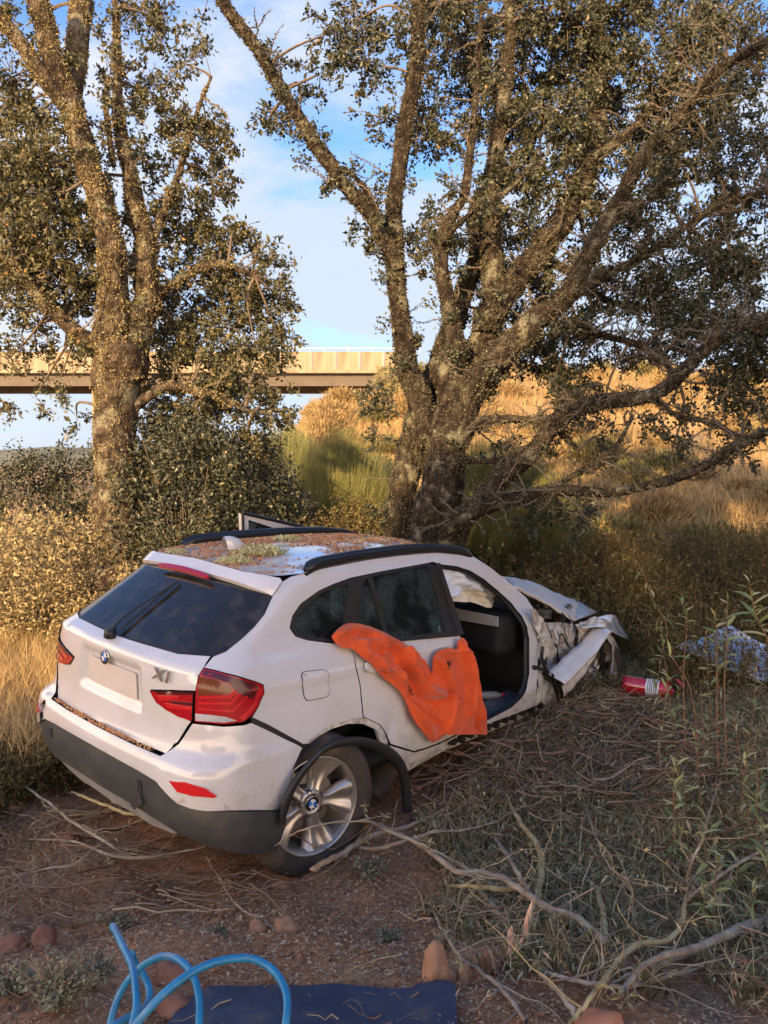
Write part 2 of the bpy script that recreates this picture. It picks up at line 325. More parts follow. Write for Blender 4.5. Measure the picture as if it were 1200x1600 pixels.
# --- materials
def carpaint():
    m,t,b=mk('white_paint'); b.inputs['Roughness'].default_value=.28; b.inputs['Coat Weight'].default_value=1; b.inputs['Coat Roughness'].default_value=.04
    tc=N(t,'ShaderNodeTexCoord'); n=N(t,'ShaderNodeTexNoise'); n.inputs['Scale'].default_value=2.3; n.inputs['Detail'].default_value=9; n.inputs['Roughness'].default_value=.6; t.links.new(tc.outputs['Object'],n.inputs['Vector'])
    sp=N(t,'ShaderNodeSeparateXYZ'); t.links.new(tc.outputs['Object'],sp.inputs[0])
    mr=N(t,'ShaderNodeMapRange'); mr.inputs[1].default_value=.95; mr.inputs[2].default_value=.1; mr.inputs[3].default_value=-.16; mr.inputs[4].default_value=.10; t.links.new(sp.outputs[2],mr.inputs[0])
    a=N(t,'ShaderNodeMath',operation='ADD'); t.links.new(n.outputs[0],a.inputs[0]); t.links.new(mr.outputs[0],a.inputs[1])
    r=ramp(t,[(.40,(.68,.67,.66)),(.58,(.62,.595,.57)),(.78,(.44,.385,.32))]); t.links.new(a.outputs[0],r.inputs[0])
    # mud splashed up the lower panels, and fine dust specks
    n4=N(t,'ShaderNodeTexNoise'); n4.inputs['Scale'].default_value=13; n4.inputs['Detail'].default_value=12; n4.inputs['Roughness'].default_value=.85; n4.inputs['Distortion'].default_value=.6; t.links.new(tc.outputs['Object'],n4.inputs['Vector'])
    mr4=N(t,'ShaderNodeMapRange'); mr4.inputs[1].default_value=.85; mr4.inputs[2].default_value=.15; mr4.inputs[3].default_value=-.10; mr4.inputs[4].default_value=.13; t.links.new(sp.outputs[2],mr4.inputs[0]); a4=N(t,'ShaderNodeMath',operation='ADD'); t.links.new(n4.outputs[0],a4.inputs[0]); t.links.new(mr4.outputs[0],a4.inputs[1]); r4=ramp(t,[(.58,(1,1,1)),(.66,(.62,.47,.35))]); t.links.new(a4.outputs[0],r4.inputs[0])
    m4_=N(t,'ShaderNodeMixRGB',blend_type='MULTIPLY'); m4_.inputs[0].default_value=.75; t.links.new(r.outputs[0],m4_.inputs[1]); t.links.new(r4.outputs[0],m4_.inputs[2]); r=m4_
    n2=N(t,'ShaderNodeTexNoise'); n2.inputs['Scale'].default_value=45; n2.inputs['Detail'].default_value=8; n2.inputs['Roughness'].default_value=.8; t.links.new(tc.outputs['Object'],n2.inputs['Vector'])
    r2=ramp(t,[(.60,(1,1,1)),(.74,(.72,.62,.52))]); t.links.new(n2.outputs[0],r2.inputs[0])
    mu=N(t,'ShaderNodeMixRGB',blend_type='MULTIPLY'); mu.inputs[0].default_value=.6; t.links.new(r.outputs[0],mu.inputs[1]); t.links.new(r2.outputs[0],mu.inputs[2]); t.links.new(mu.outputs[0],b.inputs['Base Color'])
    rr=N(t,'ShaderNodeMapRange'); rr.inputs[1].default_value=.4; rr.inputs[2].default_value=.8; rr.inputs[3].default_value=.10; rr.inputs[4].default_value=.45; t.links.new(a.outputs[0],rr.inputs[0]); t.links.new(rr.outputs[0],b.inputs['Roughness'])
    return m
PAINT=carpaint()
BLACKP=plain('black_plastic',(.018,.018,.019),.45,var=.3,vscale=12,bump=.15,bscale=300)
DARKP=noisy('weathered_dark_plastic',[(.3,(.045,.048,.052)),(.55,(.075,.077,.08)),(.8,(.15,.13,.11))],scale=4,rough=.55,bump=.12,bscale=150,dist=.003)
DARKIN=plain('dark_lining',(.012,.012,.013),.8)
RUBBER=noisy('tyre_rubber',[(.3,(.035,.032,.03)),(.55,(.07,.058,.048)),(.8,(.17,.12,.085))],scale=6,rough=.85,bump=.2,bscale=90,dist=.004)
ALLOY=noisy('alloy_wheel',[(.3,(.55,.53,.50)),(.6,(.48,.44,.40)),(.85,(.30,.22,.16))],scale=9,rough=.33,bump=0,spec=.5); ALLOY.node_tree.nodes['Principled BSDF'].inputs['Metallic'].default_value=.75
CHROME=plain('chrome',(.55,.55,.55),.12,metal=1)
GLASS=glassy('tinted_glass',(.010,.014,.014),.10,mottle=1,mottle_col=(.05,.075,.07),crack=1); GLASS.node_tree.nodes['Principled BSDF'].inputs['Specular IOR Level'].default_value=1.0  # greenish blotches paint reflections into the panes; crack lines are shattered glass
GLASSD=glassy('dusty_rear_glass',(.022,.018,.014),.06,.04,mottle=1)
REDL=plain('red_lens',(.40,.006,.012),.15,coat=.35,spec=.5); REDB=plain('bright_red_lens',(.62,.015,.02),.15,coat=1); REDD=plain('dark_red_lens',(.09,.006,.01),.2,coat=.3); AMB=plain('amber_lens',(.16,.035,.010),.2,coat=.3)
CLEARL=plain('clear_lens',(.55,.53,.52),.25,coat=1,bump=.6,bscale=300)
SILV=noisy('scuffed_silver_skid',[(.3,(.40,.40,.41)),(.6,(.30,.29,.29)),(.8,(.2,.16,.13))],scale=8,rough=.4,bump=.1); 
BARE=noisy('crumpled_grimy_metal',[(.25,(.10,.085,.065)),(.42,(.38,.35,.29)),(.55,(.66,.64,.59)),(.8,(.50,.46,.38))],scale=11,rough=.45,bump=.4,dist=.01)
mir=lambda p: p*np.array([-1,1])
def full(px,off=0.,cz=None):   # right half outline, first and last point on the centre line -> whole outline
    p=P2o(px,off) if isinstance(px,list) else px; p[0,0]=0; p[-1,0]=0
    return np.concatenate([p,mir(p[1:-1])[::-1]])
def rrect(p,r=.22,k=5):
    o=[]
    for i in range(4):
        a,b,c=p[i-1],p[i],p[(i+1)%4]; s=b+(a-b)*r; e=b+(c-b)*r
        for t in np.linspace(0,1,k): o.append((1-t)**2*s+2*t*(1-t)*b+t*t*e)
    return np.array(o)
# --- rear: window, tailgate, spoiler, bumper
win=full([(292,895),(360,914),(422,932),(411,960),(394,980),(377,996),(356,1013),(332,1021),(280,1019),(227,1004),(191,993)])
shell('rear_window',S,chaikin(win,1),GLASSD,off=-.004,th=.006,step=.05,parent=car,backmat=GLASSD)
rim=full([(292,892),(360,911),(426,930),(414,961),(397,982),(379,999),(356,1017),(334,1024.5),(280,1021.5),(227,1007),(191,996)])
shell('window_seal',S,chaikin(rim,1),BLACKP,off=-.006,th=.004,step=.05,holes=[inset(dens(chaikin(win,1),.04),.02)],parent=car)
gate=full([(191,995),(227,1006),(280,1021),(330,1024.5),(319,1044),(311,1056),(306,1080),(235,1078),(245,1098),(262,1110),(299,1127),(278,1160),(259,1178),(215,1160),(162,1133)])
def gdisp(u,z):
    au=np.abs(u); d=-.030*sstep(.36,.30,au)*sstep(.985,.955,z)*sstep(.735,.77,z)    # plate recess
    return d+.012*np.exp(-((z-1.03)/.018)**2)*sstep(.95,.8,au)
shell('tailgate',S,gate,PAINT,step=.022,gap=.003,disp=gdisp,parent=car,backmat=DARKIN)
spo=full([(308,877),(382,898),(436,907),(439,912),(433,921),(425,931),(360,911),(292,892)])
shell('spoiler',S,spo,PAINT,step=.03,gap=.002,disp=lambda u,z:.03*sstep(1.36,1.42,z),th=.03,parent=car,backmat=PAINT)
pl_=np.array([[-.27,.79],[.27,.79],[.27,.93],[-.27,.93]]); 
shell('number_plate',S,rrect(pl_,.06),plain('blank_plate',(.66,.59,.53),.5,var=.05),off=-.018,th=.006,parent=car)
hb=full([(284,883),(318,893),(327,899),(320,901),(288,891)],.05)
shell('high_brake_light',S,chaikin(hb,1),REDL,off=.046,th=.02,step=.03,parent=car)
BUMPTOP=[(162,1136),(215,1162),(259,1181),(280,1162),(301,1130),(350,1135),(380,1133),(392,1129),(420,1142),(450,1157),(470,1168)]
BD=[(449,1249),(437,1268),(380,1268),(325,1266),(300,1261),(280,1253),(262,1236),(248,1220),(220,1203),(185,1184),(155,1167)]
_t=P2o(BUMPTOP,.0); _b=P2o([(462,1200)]+BD,.03); bump=full(np.concatenate([_t,_b]))
bz=.575
shell('rear_bumper',S,bump,PAINT,off=.0,step=.03,gap=.002,disp=lambda u,z:.004+.010*sstep(.60,.55,z)+.034*sstep(.61,.565,z)*sstep(1.0,.7,np.abs(u))+.018*np.exp(-((z-.60+.0*u)/.02)**2),th=.02,parent=car,backmat=DARKIN)
low=full(BD[::-1]+[(446,1290),(432,1329),(377,1334),(325,1322),(280,1302),(240,1277),(207,1256),(160,1229)],.03)
shell('lower_bumper',S,low,DARKP,off=.034,step=.04,gap=.001,th=.02,parent=car,backmat=DARKIN)
sk=full([(160,1230),(207,1257),(240,1278),(281,1303),(268,1304),(235,1291),(205,1271),(158,1245)],.03)
shell('skid_plate',S,sk,SILV,off=.022,step=.04,th=.02,parent=car)
for p in ([(216,1217),(223,1220),(224,1239),(217,1236)],[(79,1137),(83,1138),(84,1152),(80,1150)]):
    shell('tow_slot',S,P2(p,.03),DARKIN,off=.038,th=.004,step=.02,parent=car)
shell('mud_tab',S,P2([(203,1258),(218,1238),(222,1256),(210,1266)],.05),DARKP,off=.05,th=.03,step=.03,parent=car)
rf=P2([(267,1219),(290,1221),(322,1231),(339,1243),(334,1245),(302,1242),(280,1236)],.04)
for p in (rf,mir(rf)): shell('reflector',S,p,REDB,off=.056,th=.02,step=.03,parent=car)
slit=P2([(392,1121),(430,1136),(476,1162),(478,1174),(440,1158),(396,1132)])
shell('bumper_gap_shade',S,slit,BLACKP,off=-.004,th=.01,parent=car)  # black strip put behind the open bumper gap to stand for its shade
# --- tail lights
tl=P2([(319,1045),(345,1051),(370,1058),(400,1067),(410,1072),(411,1082),(402,1103),(393,1117),(380,1128),(350,1132),(305,1127),(306,1081),(312,1055)])
tli=P2([(235,1079),(270,1080),(303,1081),(301,1126),(280,1120),(262,1110),(245,1097)])
for k,sg in enumerate((1,-1)):
    m_=(lambda p:p) if sg==1 else mir
    o=shell('tail_light',S,m_(tl),REDL,off=.010,th=.03,step=.03,gap=.002,parent=car,backmat=DARKIN)
    i_=shell('tail_light',S,m_(tli),REDL,off=.008,th=.03,step=.03,gap=.002,parent=car,backmat=DARKIN)
    def sub(n,px,mat,off,par): shell(n,S,m_(P2(px,.01)),mat,off=off,th=.006,step=.03,parent=par)
    sub('amber_lens',[(312,1057),(335,1061),(357,1070),(363,1076),(356,1085),(309,1087)],AMB,.012,o)
    sub('clear_lens',[(305,1115),(330,1117),(352,1120),(370,1126),(350,1129),(306,1126)],CLEARL,.013,o)
    sub('dark_lens',[(320,1046),(398,1068),(404,1074),(396,1092),(384,1090),(366,1077),(357,1067),(335,1060),(315,1055)],REDD,.0115,o)
    for q in ([(310,1088),(356,1088),(368,1079),(371,1080),(360,1091),(310,1091)],[(310,1097),(358,1098),(374,1083),(377,1085),(361,1101),(310,1100)],[(309,1106),(362,1110),(384,1087),(387,1089),(364,1113),(309,1109)],[(374,1122),(397,1098),(407,1074),(409,1082),(400,1101),(382,1125)]):
        sub('light_bar',q,REDB,.014,o)
    for q in ([(246,1087),(278,1088),(280,1093),(250,1094)],[(258,1099),(285,1103),(300,1105),(300,1110),(262,1106)]): sub('light_bar',q,REDB,.012,i_)
    sub('dark_lens',[(242,1080),(302,1082),(302,1086),(248,1085)],REDD,.012,i_); sub('dark_lens',[(262,1095),(301,1098),(301,1103),(270,1099)],REDD,.012,i_)
# --- sides
sideL=[(319,1043),(333,1026),(353,1018),(378,998),(397,980),(413,960),(426,931),(434,920),(441,909),(454,901),(509,886),(581,873),(672,863),(734,866),(741,870),(768,888),(787,903),(805,918),(823,934),(831,947),(842,965),(851,987),(845,1002),(842,1022),(840,1053),(838,1081),(842,1101),
 (801,1117),(768,1129),(719,1148),(654,1188),(632,1199),(620,1182),(612,1166),(650,1177),(690,1161),(724,1144),(761,1126),(800,1105),(816,1090),(823,1074),(827,1053),(827,998),(824,980),(815,962),(800,943),(778,923),(756,905),(735,892),(713,885),(688,882),(676,878),(668,880),(600,892),(547,903),
 (520,913),(498,923),(470,943),(457,962),(453,981),(462,994),(480,1000),(510,1004),(543,1007),(551,1011),(555,1040),(562,1070),(567,1122),(550,1123),(517,1134),(500,1144),(485,1156),(474,1163),(420,1133),(394,1121),(404,1104),(413,1083),(412,1070),(400,1065),(370,1056)]
side=P2(sideL)
def crumple(u,z,seed=3.):
    P=S0(u,z); o=np.zeros(len(u))
    for i,(x,y,zq) in enumerate(P):
        k=max(0,1-abs(x-.62)/.36)*max(0,1-abs(zq-.42)/.26)+max(0,1-abs(x-2.65)/.3)*.8*max(0,1-abs(zq-.35)/.4)
        if k>0:
            v=Vector((x*7,y*3,zq*7+seed)); o[i]=-k*.045*(.5+noise.noise(v)+.5*abs(noise.noise(v*2.7)))
    return o
shell('body_side',S,side,PAINT,step=.035,gap=.0015,th=.05,disp=crumple,parent=car,backmat=DARKIN)
shell('body_side',S,mir(side),PAINT,step=.06,gap=.0015,th=.05,parent=car,backmat=DARKIN)
door=P2([(551,1011),(590,1005),(632,1000),(676,995),(717,991),(723,1010),(731,1040),(735,1070),(737,1100),(734,1136),(724,1142),(690,1159),(650,1175),(614,1164),(607,1147),(594,1132),(572,1122),(568,1120),(563,1070),(556,1040)])
dr=shell('rear_door',S,door,PAINT,step=.028,gap=.002,th=.05,disp=lambda u,z: crumple(u,z)*1.0,parent=car,backmat=DARKIN)
shell('rear_door',S,mir(door),PAINT,step=.06,gap=.003,th=.05,parent=car,backmat=DARKIN)
lip=P2([(474,1163),(500,1144),(517,1134),(550,1123),(572,1122),(594,1132),(607,1147),(612,1164),(605,1168),(596,1156),(590,1140),(570,1131),(545,1131),(520,1139),(500,1150),(485,1162)])
shell('arch_lip',S,lip,BARE,off=-.008,step=.02,th=.02,disp=crumple,parent=car)
blk=P2([(547,903),(520,913),(498,923),(470,943),(457,962),(453,981),(462,994),(480,1000),(543,1007),(600,1003),(640,999),(717,991),(712,975),(695,925),(681,886),(672,880),(600,892)])
g1=P2([(543,911),(520,918),(500,928),(476,948),(462,966),(460,982),(468,991),(484,995),(534,1000),(537,960)])
g2=P2([(567,908),(574,904),(598,986),(596,996),(552,1000),(560,960)])
g3=P2([(581,901),(625,892),(667,884),(680,925),(696,988),(650,992),(608,996),(594,945)])
for m_ in (lambda p:p,mir):
    shell('window_surround',S,m_(blk),BLACKP,off=.004,th=.02,step=.05,holes=[m_(g1),m_(g2),m_(g3)],parent=car,backmat=DARKIN)
    for g in (g1,g2,g3): shell('window_pane',S,m_(dens(g,.04)),GLASS,off=-.006,th=.005,step=.05,gap=-.004,parent=car,backmat=GLASS)
shell('window_trim',S,P2([(541,1005),(600,1001),(640,997),(717,989),(717,994),(640,1001),(600,1005),(543,1009)]),BLACKP,off=.010,th=.01,parent=car)
for a in (-1,1):
    cs=P2([(680,882),(686,880),(723,991),(714,993)],.0)
    shell('door_pillar_trim',S,cs if a<0 else mir(cs),BLACKP,off=.012,th=.03,parent=car)
fdr=P2([(467,1050),(511,1045),(516,1088),(476,1097)],0,True)
shell('fuel_flap_gap',S,rrect(fdr),DARKIN,off=.0022,th=.002,step=.03,parent=car)
ff=rrect(fdr); ffc=ff.mean(0); shell('fuel_flap',S,ffc+(ff-ffc)*.955,PAINT,off=.004,th=.003,step=.03,parent=car)
hd=P2([(567,1035),(578,1035),(595,1040),(600,1047),(590,1051),(572,1049),(566,1043)]); shell('door_handle',S,chaikin(hd,1),PAINT,off=.035,th=.02,step=.02,parent=car)
# --- roof
def ztop(x): return np.interp(x,[-.5,-.35,0,.4,.9,1.3,1.75,2.1],[1.44,1.455,1.487,1.515,1.535,1.535,1.495,1.40])
_ue=np.linspace(0,1.3,200); _pe=S0(_ue,np.full(200,1.455)); 
def roofpt(x,s):        # x runs -.42 (rear edge) .. 1.86
    t=(x+.42)/2.28; y=float(fw(ztop(x)))*(1-.015*((x-1.2)/1.6)**2)-.004; y*=abs(s); xe=float(np.interp(y,-_pe[:,1],_pe[:,0])); xe=xe-.012*(1-abs(s)); X=xe+(1.86-xe)*t
    cr=.055*(.42+.58*float(sstep(0,.3,t))); return np.array([X,math.copysign(y,s),float(ztop(X))+cr*(1-abs(s)**2.4)])
xs=np.linspace(-.42,1.86,58); ss=np.linspace(-1,1,41)
rv=np.array([[roofpt(x,q) for q in ss] for x in xs])
f=[[i*41+j,(i+1)*41+j,(i+1)*41+j+1,i*41+j+1] for i in range(len(xs)-1) for j in range(40)]
mb=MB(); mb.add(rv.reshape(-1,3),f); roof=mb.build('roof',PAINT,car)
mb=MB(); mb.add(rv.reshape(-1,3)-[0,0,.035],np.array(f)[:,::-1]); mb.build('headliner',DARKIN,car)
for sg in (-1,1):
    P=[]; xr_=np.linspace(-.36,1.80,30)
    for x in xr_:
        p=roofpt(x,sg); t=(x+.36)/2.16; hgt=.045*min(1,12*t*(1),12*(1-t)*(1)) ; P.append(p+[0,-sg*.015,.012+hgt*.62])
    mb=MB(); V,F=tube(P,[.008+.020*min(1,14*min((x+.36),(1.80-x)))**.6 for x in xr_],10,1.35); mb.add(V,F)
    mb.tube(np.array(P)-[0,0,.028],.018,6); mb.build('roof_rail',plain('roof_rail_black'+('r' if sg<0 else 'l'),(.016,.017,.019),.32) if sg<0 else MATS['roof_rail_blackr'],car)
# shark fin aerial
mb=MB(); V=[];F=[]
for i,t in enumerate(np.linspace(0,1,12)):
    x=-.15+.17*t; h=.062*math.sin(math.pi*min(1,(1-t)*.62+.02))**.8*(1 if t<.98 else .3); wd_=.045*math.sin(math.pi*(.12+.86*t))**.5
    for a in np.linspace(0,math.pi,9): V.append((x-.02*math.sin(a)*(1-t),wd_*math.cos(a),1.545+h*1.35*math.sin(a)**.8))
for i in range(11):
    for j in range(8): F.append([i*9+j,i*9+j+1,(i+1)*9+j+1,(i+1)*9+j])
mb.add(V,F); mb.build('aerial_fin',PAINT,car)
# windscreen & hood
wsp=np.array([[x,s*(.52+.10*t),z] for t,x,z in ((0,1.84,1.53),(.33,2.06,1.40),(.66,2.31,1.24),(1,2.58,1.05)) for s in np.linspace(-1,1,9)]); wsp[:,0]+=.10*(1-(wsp[:,1]/.7)**2)
mb=MB(); mb.add(wsp,[[i*9+j,(i+1)*9+j,(i+1)*9+j+1,i*9+j+1] for i in range(3) for j in range(8)]); mb.build('windscreen',GLASS,car)
# --- rear wiper
w0,n0=S(np.array([0.0]),np.array([1.075]),np.array([.03])); w0=w0[0]
w1=S(np.array([-.10]),np.array([1.16]),np.array([.035]))[0][0]; w2=S(np.array([-.02]),np.array([1.37]),np.array([.03]))[0][0]
pv=P2([(172,990),(195,966),(276,906)],.03,True); q3,_=S(pv[:,0],pv[:,1],np.array([.03,.04,.018]))
mb=MB(); mb.tube(spline(q3,12),np.linspace(.014,.006,12),8,flat=.6); mb.box(q3[0],(.05,.045,.05)); wp=mb.build('rear_wiper',BLACKP,car)
pv=P2([(188,984),(278,907)],.012); q3,_=S(pv[:,0],pv[:,1],np.array([.012,.012])); mb=MB(); mb.tube(q3,.005,6); mb.build('wiper_blade',BLACKP,wp)
# --- text and badge
def textmesh(s,size,ext=.002,shear=0,bold=0):
    cu=bpy.data.curves.new('t','FONT'); cu.body=s; cu.size=size; cu.extrude=ext; cu.align_x='CENTER'; cu.align_y='CENTER'; cu.shear=shear; cu.offset=bold; cu.resolution_u=3
    o=bpy.data.objects.new('t',cu); COL.objects.link(o); dg=bpy.context.evaluated_depsgraph_get(); me=bpy.data.meshes.new_from_object(o.evaluated_get(dg)); bpy.data.objects.remove(o); return me
def surfmat(u,z,off):       # local frame on the body: X along the print, Y up, Z out
    P,n=S(np.array([u]),np.array([z]),np.array([off])); n=Vector(n[0]); up=Vector((0,0,1)); x=up.cross(n).normalized(); y=n.cross(x); 
    return Matrix((( x.x,y.x,n.x,P[0][0]),(x.y,y.y,n.y,P[0][1]),(x.z,y.z,n.z,P[0][2]),(0,0,0,1)))
t_=P2([(256,1056)])[0]; me=textmesh('X1',.085,.003,.1,.001); 
for v in me.vertices: v.co.x*=1.35
link('badge_lettering',me,plain('badge_grey',(.16,.15,.14),.3,metal=.7),car,surfmat(t_[0],t_[1],.016))
def roundel(M,r,par,letters=True):
    mb=MB(); mb.lathe([(0.001,0),(r,0),(r,.006),(r*.93,.009),(r*.9,.009)],28,0); ob=mb.build('roundel',CHROME,par,M=M)
    mb=MB(); mb.lathe([(r*.92,.009),(r*.60,.010)],28,0); mb.build('badge_ring',plain('badge_black',(.01,.01,.012),.25) if 'badge_black' not in MATS else MATS['badge_black'],ob)
    for k in range(4):
        mb=MB(); mb.lathe([(r*.60,.0102),(.0005,.0112)],8,0,a0=k*math.pi/2,a1=(k+1)*math.pi/2); mt=('badge_white',(.8,.8,.8)) if k%2==0 else ('badge_blue',(.03,.20,.55))
        mb.build('quadrant',MATS.get(mt[0]) or plain(mt[0],mt[1],.25),ob)
    for ch,a in zip('BMW',(38,0,-38)):
        me=textmesh(ch,r*.36,.0006,0,.0004); Mx=Matrix.Rotation(R(a),4,'Z')@Matrix.Translation((0,r*.75,.0108)); link('letter',me,MATS['badge_white'],ob,Mx)
    return ob
b_=P2([(165,1026)])[0]; roundel(surfmat(b_[0],b_[1],.0),.042,car)

# ---------------------------------------------------------------- wheels
def pplane(px,py,axis,val):
    d=cray(px,py); t=(val-CAMC[axis])/d[axis]; return CAMC+d*t
def wheelM(c,toe,camb,flip=1,roll=0):
    z=Vector((-math.sin(toe),-math.cos(toe)*flip,camb)).normalized(); x=z.cross(Vector((0,0,1))).normalized(); y=z.cross(x)
    M=Matrix(((x.x,y.x,z.x,c[0]),(x.y,y.y,z.y,c[1]),(x.z,y.z,z.z,c[2]),(0,0,0,1))); return M@Matrix.Rotation(roll,4,'Z')
BRAKE=noisy('brake_iron',[(.3,(.16,.14,.12)),(.7,(.3,.24,.19))],scale=12,rough=.5,bump=.2)
def wheel(M,r=.385,wd=.115,logo=True):
    rr=r*.69; w=empty('wheel'); w.parent=car; w.matrix_local=M
    mb=MB(); mb.lathe([(rr*.97,-wd*.85),(rr*1.03,-wd),(r*.86,-wd*1.04),(r*.96,-wd*.93),(r*.995,-wd*.72),(r,-wd*.45),(r*.99,-wd*.42),(r,-wd*.39),(r,-wd*.03),(r*.985,0),(r,wd*.03),(r,wd*.39),(r*.99,wd*.42),(r,wd*.45),(r*.995,wd*.72),(r*.965,wd*.9),(r*.93,wd*.99),(r*.86,wd*1.05),(r*.78,wd*1.06),(rr*1.04,wd*1.0),(rr*.97,wd*.88)],56)
    mb.build('tyre',RUBBER,w)
    mb=MB(); mb.lathe([(rr*.93,-wd),(rr*.90,-wd*.3),(rr*.92,wd*.55),(rr*.955,wd*.8),(rr*.985,wd*.86),(rr*1.0,wd*.96),(rr*.985,wd*1.0),(rr*.955,wd*.93),(rr*.94,wd*.8)],48); rm=mb.build('rim',ALLOY,w)
    for k in range(5):
        a=k*2*math.pi/5; mb=MB(); V=[];F=[]; nr,nc=9,9
        for i in range(nr):
            q=i/(nr-1); rad=rr*(.16+.80*q); half=rr*(.165-.035*math.sin(math.pi*min(1,q*1.6))+.29*max(0,q-.3)**1.15/.7**1.15)
            zb=wd*(.48+.12*q-.20*math.sin(math.pi*q)+.20*q*q)
            for j in range(nc):
                s=-1+2*j/(nc-1); rid=.012*(1-abs(abs(s)-.62)/.38 if abs(s)>.24 else 0)
                gr=-.022*max(0,1-abs(s)/.34)*max(0,(q-.35)/.65)
                edge=-.035 if abs(s)==1 else 0
                V.append((rad,half*s,zb+rid+gr+edge))
        for i in range(nr-1):
            for j in range(nc-1): F.append([i*nc+j,(i+1)*nc+j,(i+1)*nc+j+1,i*nc+j+1])
        mb.add(V,F); W=np.array(V); 
        o=mb.build('spoke',ALLOY,rm,M=Matrix.Rotation(a,4,'Z'))
    mb=MB(); mb.lathe([(rr*.30,.2*wd),(rr*.27,wd*.56),(rr*.17,wd*.62),(rr*.16,wd*.55),(.001,wd*.55)],32); mb.build('hub',ALLOY,rm)
    for k in range(5):
        a=(k+.5)*2*math.pi/5; mb=MB(); mb.lathe([(.017,wd*.50),(.017,wd*.585),(.011,wd*.59),(.010,wd*.54),(.001,wd*.54)],10); mb.build('wheel_bolt',BLACKP,rm,M=Matrix.Translation((math.cos(a)*rr*.235,math.sin(a)*rr*.235,0)))
    mb=MB(); mb.lathe([(rr*.62,-.02),(rr*.62,.0),(rr*.2,.0)],36); mb.build('brake_disc',BRAKE,w)
    mb=MB(); mb.box((rr*.5,0,.012),(rr*.3,rr*.55,.05)); mb.build('brake_caliper',BRAKE,w)
    if logo: roundel(Matrix.Translation((0,0,wd*.56)),rr*.155,rm)
    return w
hubc=pplane(478,1249,1,-.80)
wheel(wheelM(hubc,R(15),.06,1,R(33)),r=.405)
fwc=pplane(921,1052,1,-.76); wheel(wheelM(fwc,R(26),.05,1,R(20)),r=.375)
wheel(wheelM((-.05,.80,.28),0,0,-1),r=.33,logo=False); wheel(wheelM((2.75,.82,.26),0,0,-1),r=.33,logo=False)
# arch liner
_a=P2([(480,1163),(612,1164)]); _a=S(_a[:,0],_a[:,1],np.zeros(2))[0]; a0,a1=_a[0],_a[1]
ac=(a0+a1)/2; ar=np.linalg.norm(a1-a0)/2+.015
V=[];F=[];n=28
for i in range(n+1):
    a=math.pi*(1.12*i/n-.06)
    for y in (-.76,-.60,-.42): V.append((ac[0]+ar*math.cos(a),y,ac[2]-.01+ar*.98*math.sin(a)+.006*math.sin(i*2.1)))
for i in range(n):
    for j in range(2): F.append([i*3+j,i*3+j+1,(i+1)*3+j+1,(i+1)*3+j])
mb=MB(); mb.add(V,F); V2=[(ac[0],-.42,ac[2]-.1)]+[V[i*3+2] for i in range(n+1)]; mb.add(V2,[[0,i+1,i+2] for i in range(n)]); mb.build('wheel_arch_liner',BLACKP,car)
# loose liner / suspension piece seen ahead of the wheel
LIN=noisy('dusty_liner',[(.3,(.05,.042,.036)),(.6,(.10,.08,.062)),(.8,(.2,.15,.11))],scale=7,rough=.85,bump=.5)
mb=MB(); p0=pplane(577,1248,1,-.70); p1=pplane(612,1180,1,-.62)
mb.tube(spline([p0,(p0+p1)/2+[.02,0,.0],p1,p1+[.05,.1,.1]],10),np.array([.085,.10,.105,.11,.115,.12,.12,.12,.11,.1]),14,flat=.8); mb.build('torn_liner',LIN,car)
mb=MB(); mb.tube([pplane(566,1200,1,-.72),pplane(600,1170,1,-.66)],.010,6); mb.tube([hubc+[0.02,.1,0],hubc+[.0,.5,.06]],.035,8); mb.tube([hubc+[0.05,.25,-.05],hubc+[.55,.45,.0]],.03,8); mb.build('suspension_arm',BRAKE,car)
# loose arch flare
fl=[(441,1290,-.985),(444,1268,-.985),(457,1232,-.99),(481,1197,-1.0),(507,1171,-1.01),(533,1161,-1.02),(561,1159,-1.03),(593,1167,-1.04),(619,1184,-1.05),(632,1205,-1.06),(637,1232,-1.07),(639,1268,-1.08)]
P=spline([pplane(a,b,1,y) for a,b,y in fl],44); T=np.gradient(P,axis=0); T/=np.linalg.norm(T,axis=1)[:,None]
W=np.interp(np.linspace(0,1,44),[0,.12,.3,.7,1],[.012,.042,.026,.030,.026]); nb=np.cross(T,[0,-1,0]); V=[];F=[]
for i in range(44):
    a=nb[i]*W[i]; d=np.array([0,.018,0]); d2=np.array([0,.030,0])
    V+= [P[i]-a,P[i]-a*.6+[0,-.012,0],P[i]+a*.3+[0,-.014,0],P[i]+a*.8,P[i]+a+d*.5,P[i]+a+d2,P[i]+a*.7+d,P[i]-a*.6+[0,.004,0]]
for i in range(43):
    for j in range(8): F.append([i*8+j,i*8+(j+1)%8,(i+1)*8+(j+1)%8,(i+1)*8+j])
F+= [[0,1,2,3],[4,5,6,7]]; mb=MB(); mb.add(V,F); mb.build('wheel_arch_flare',BLACKP,car)
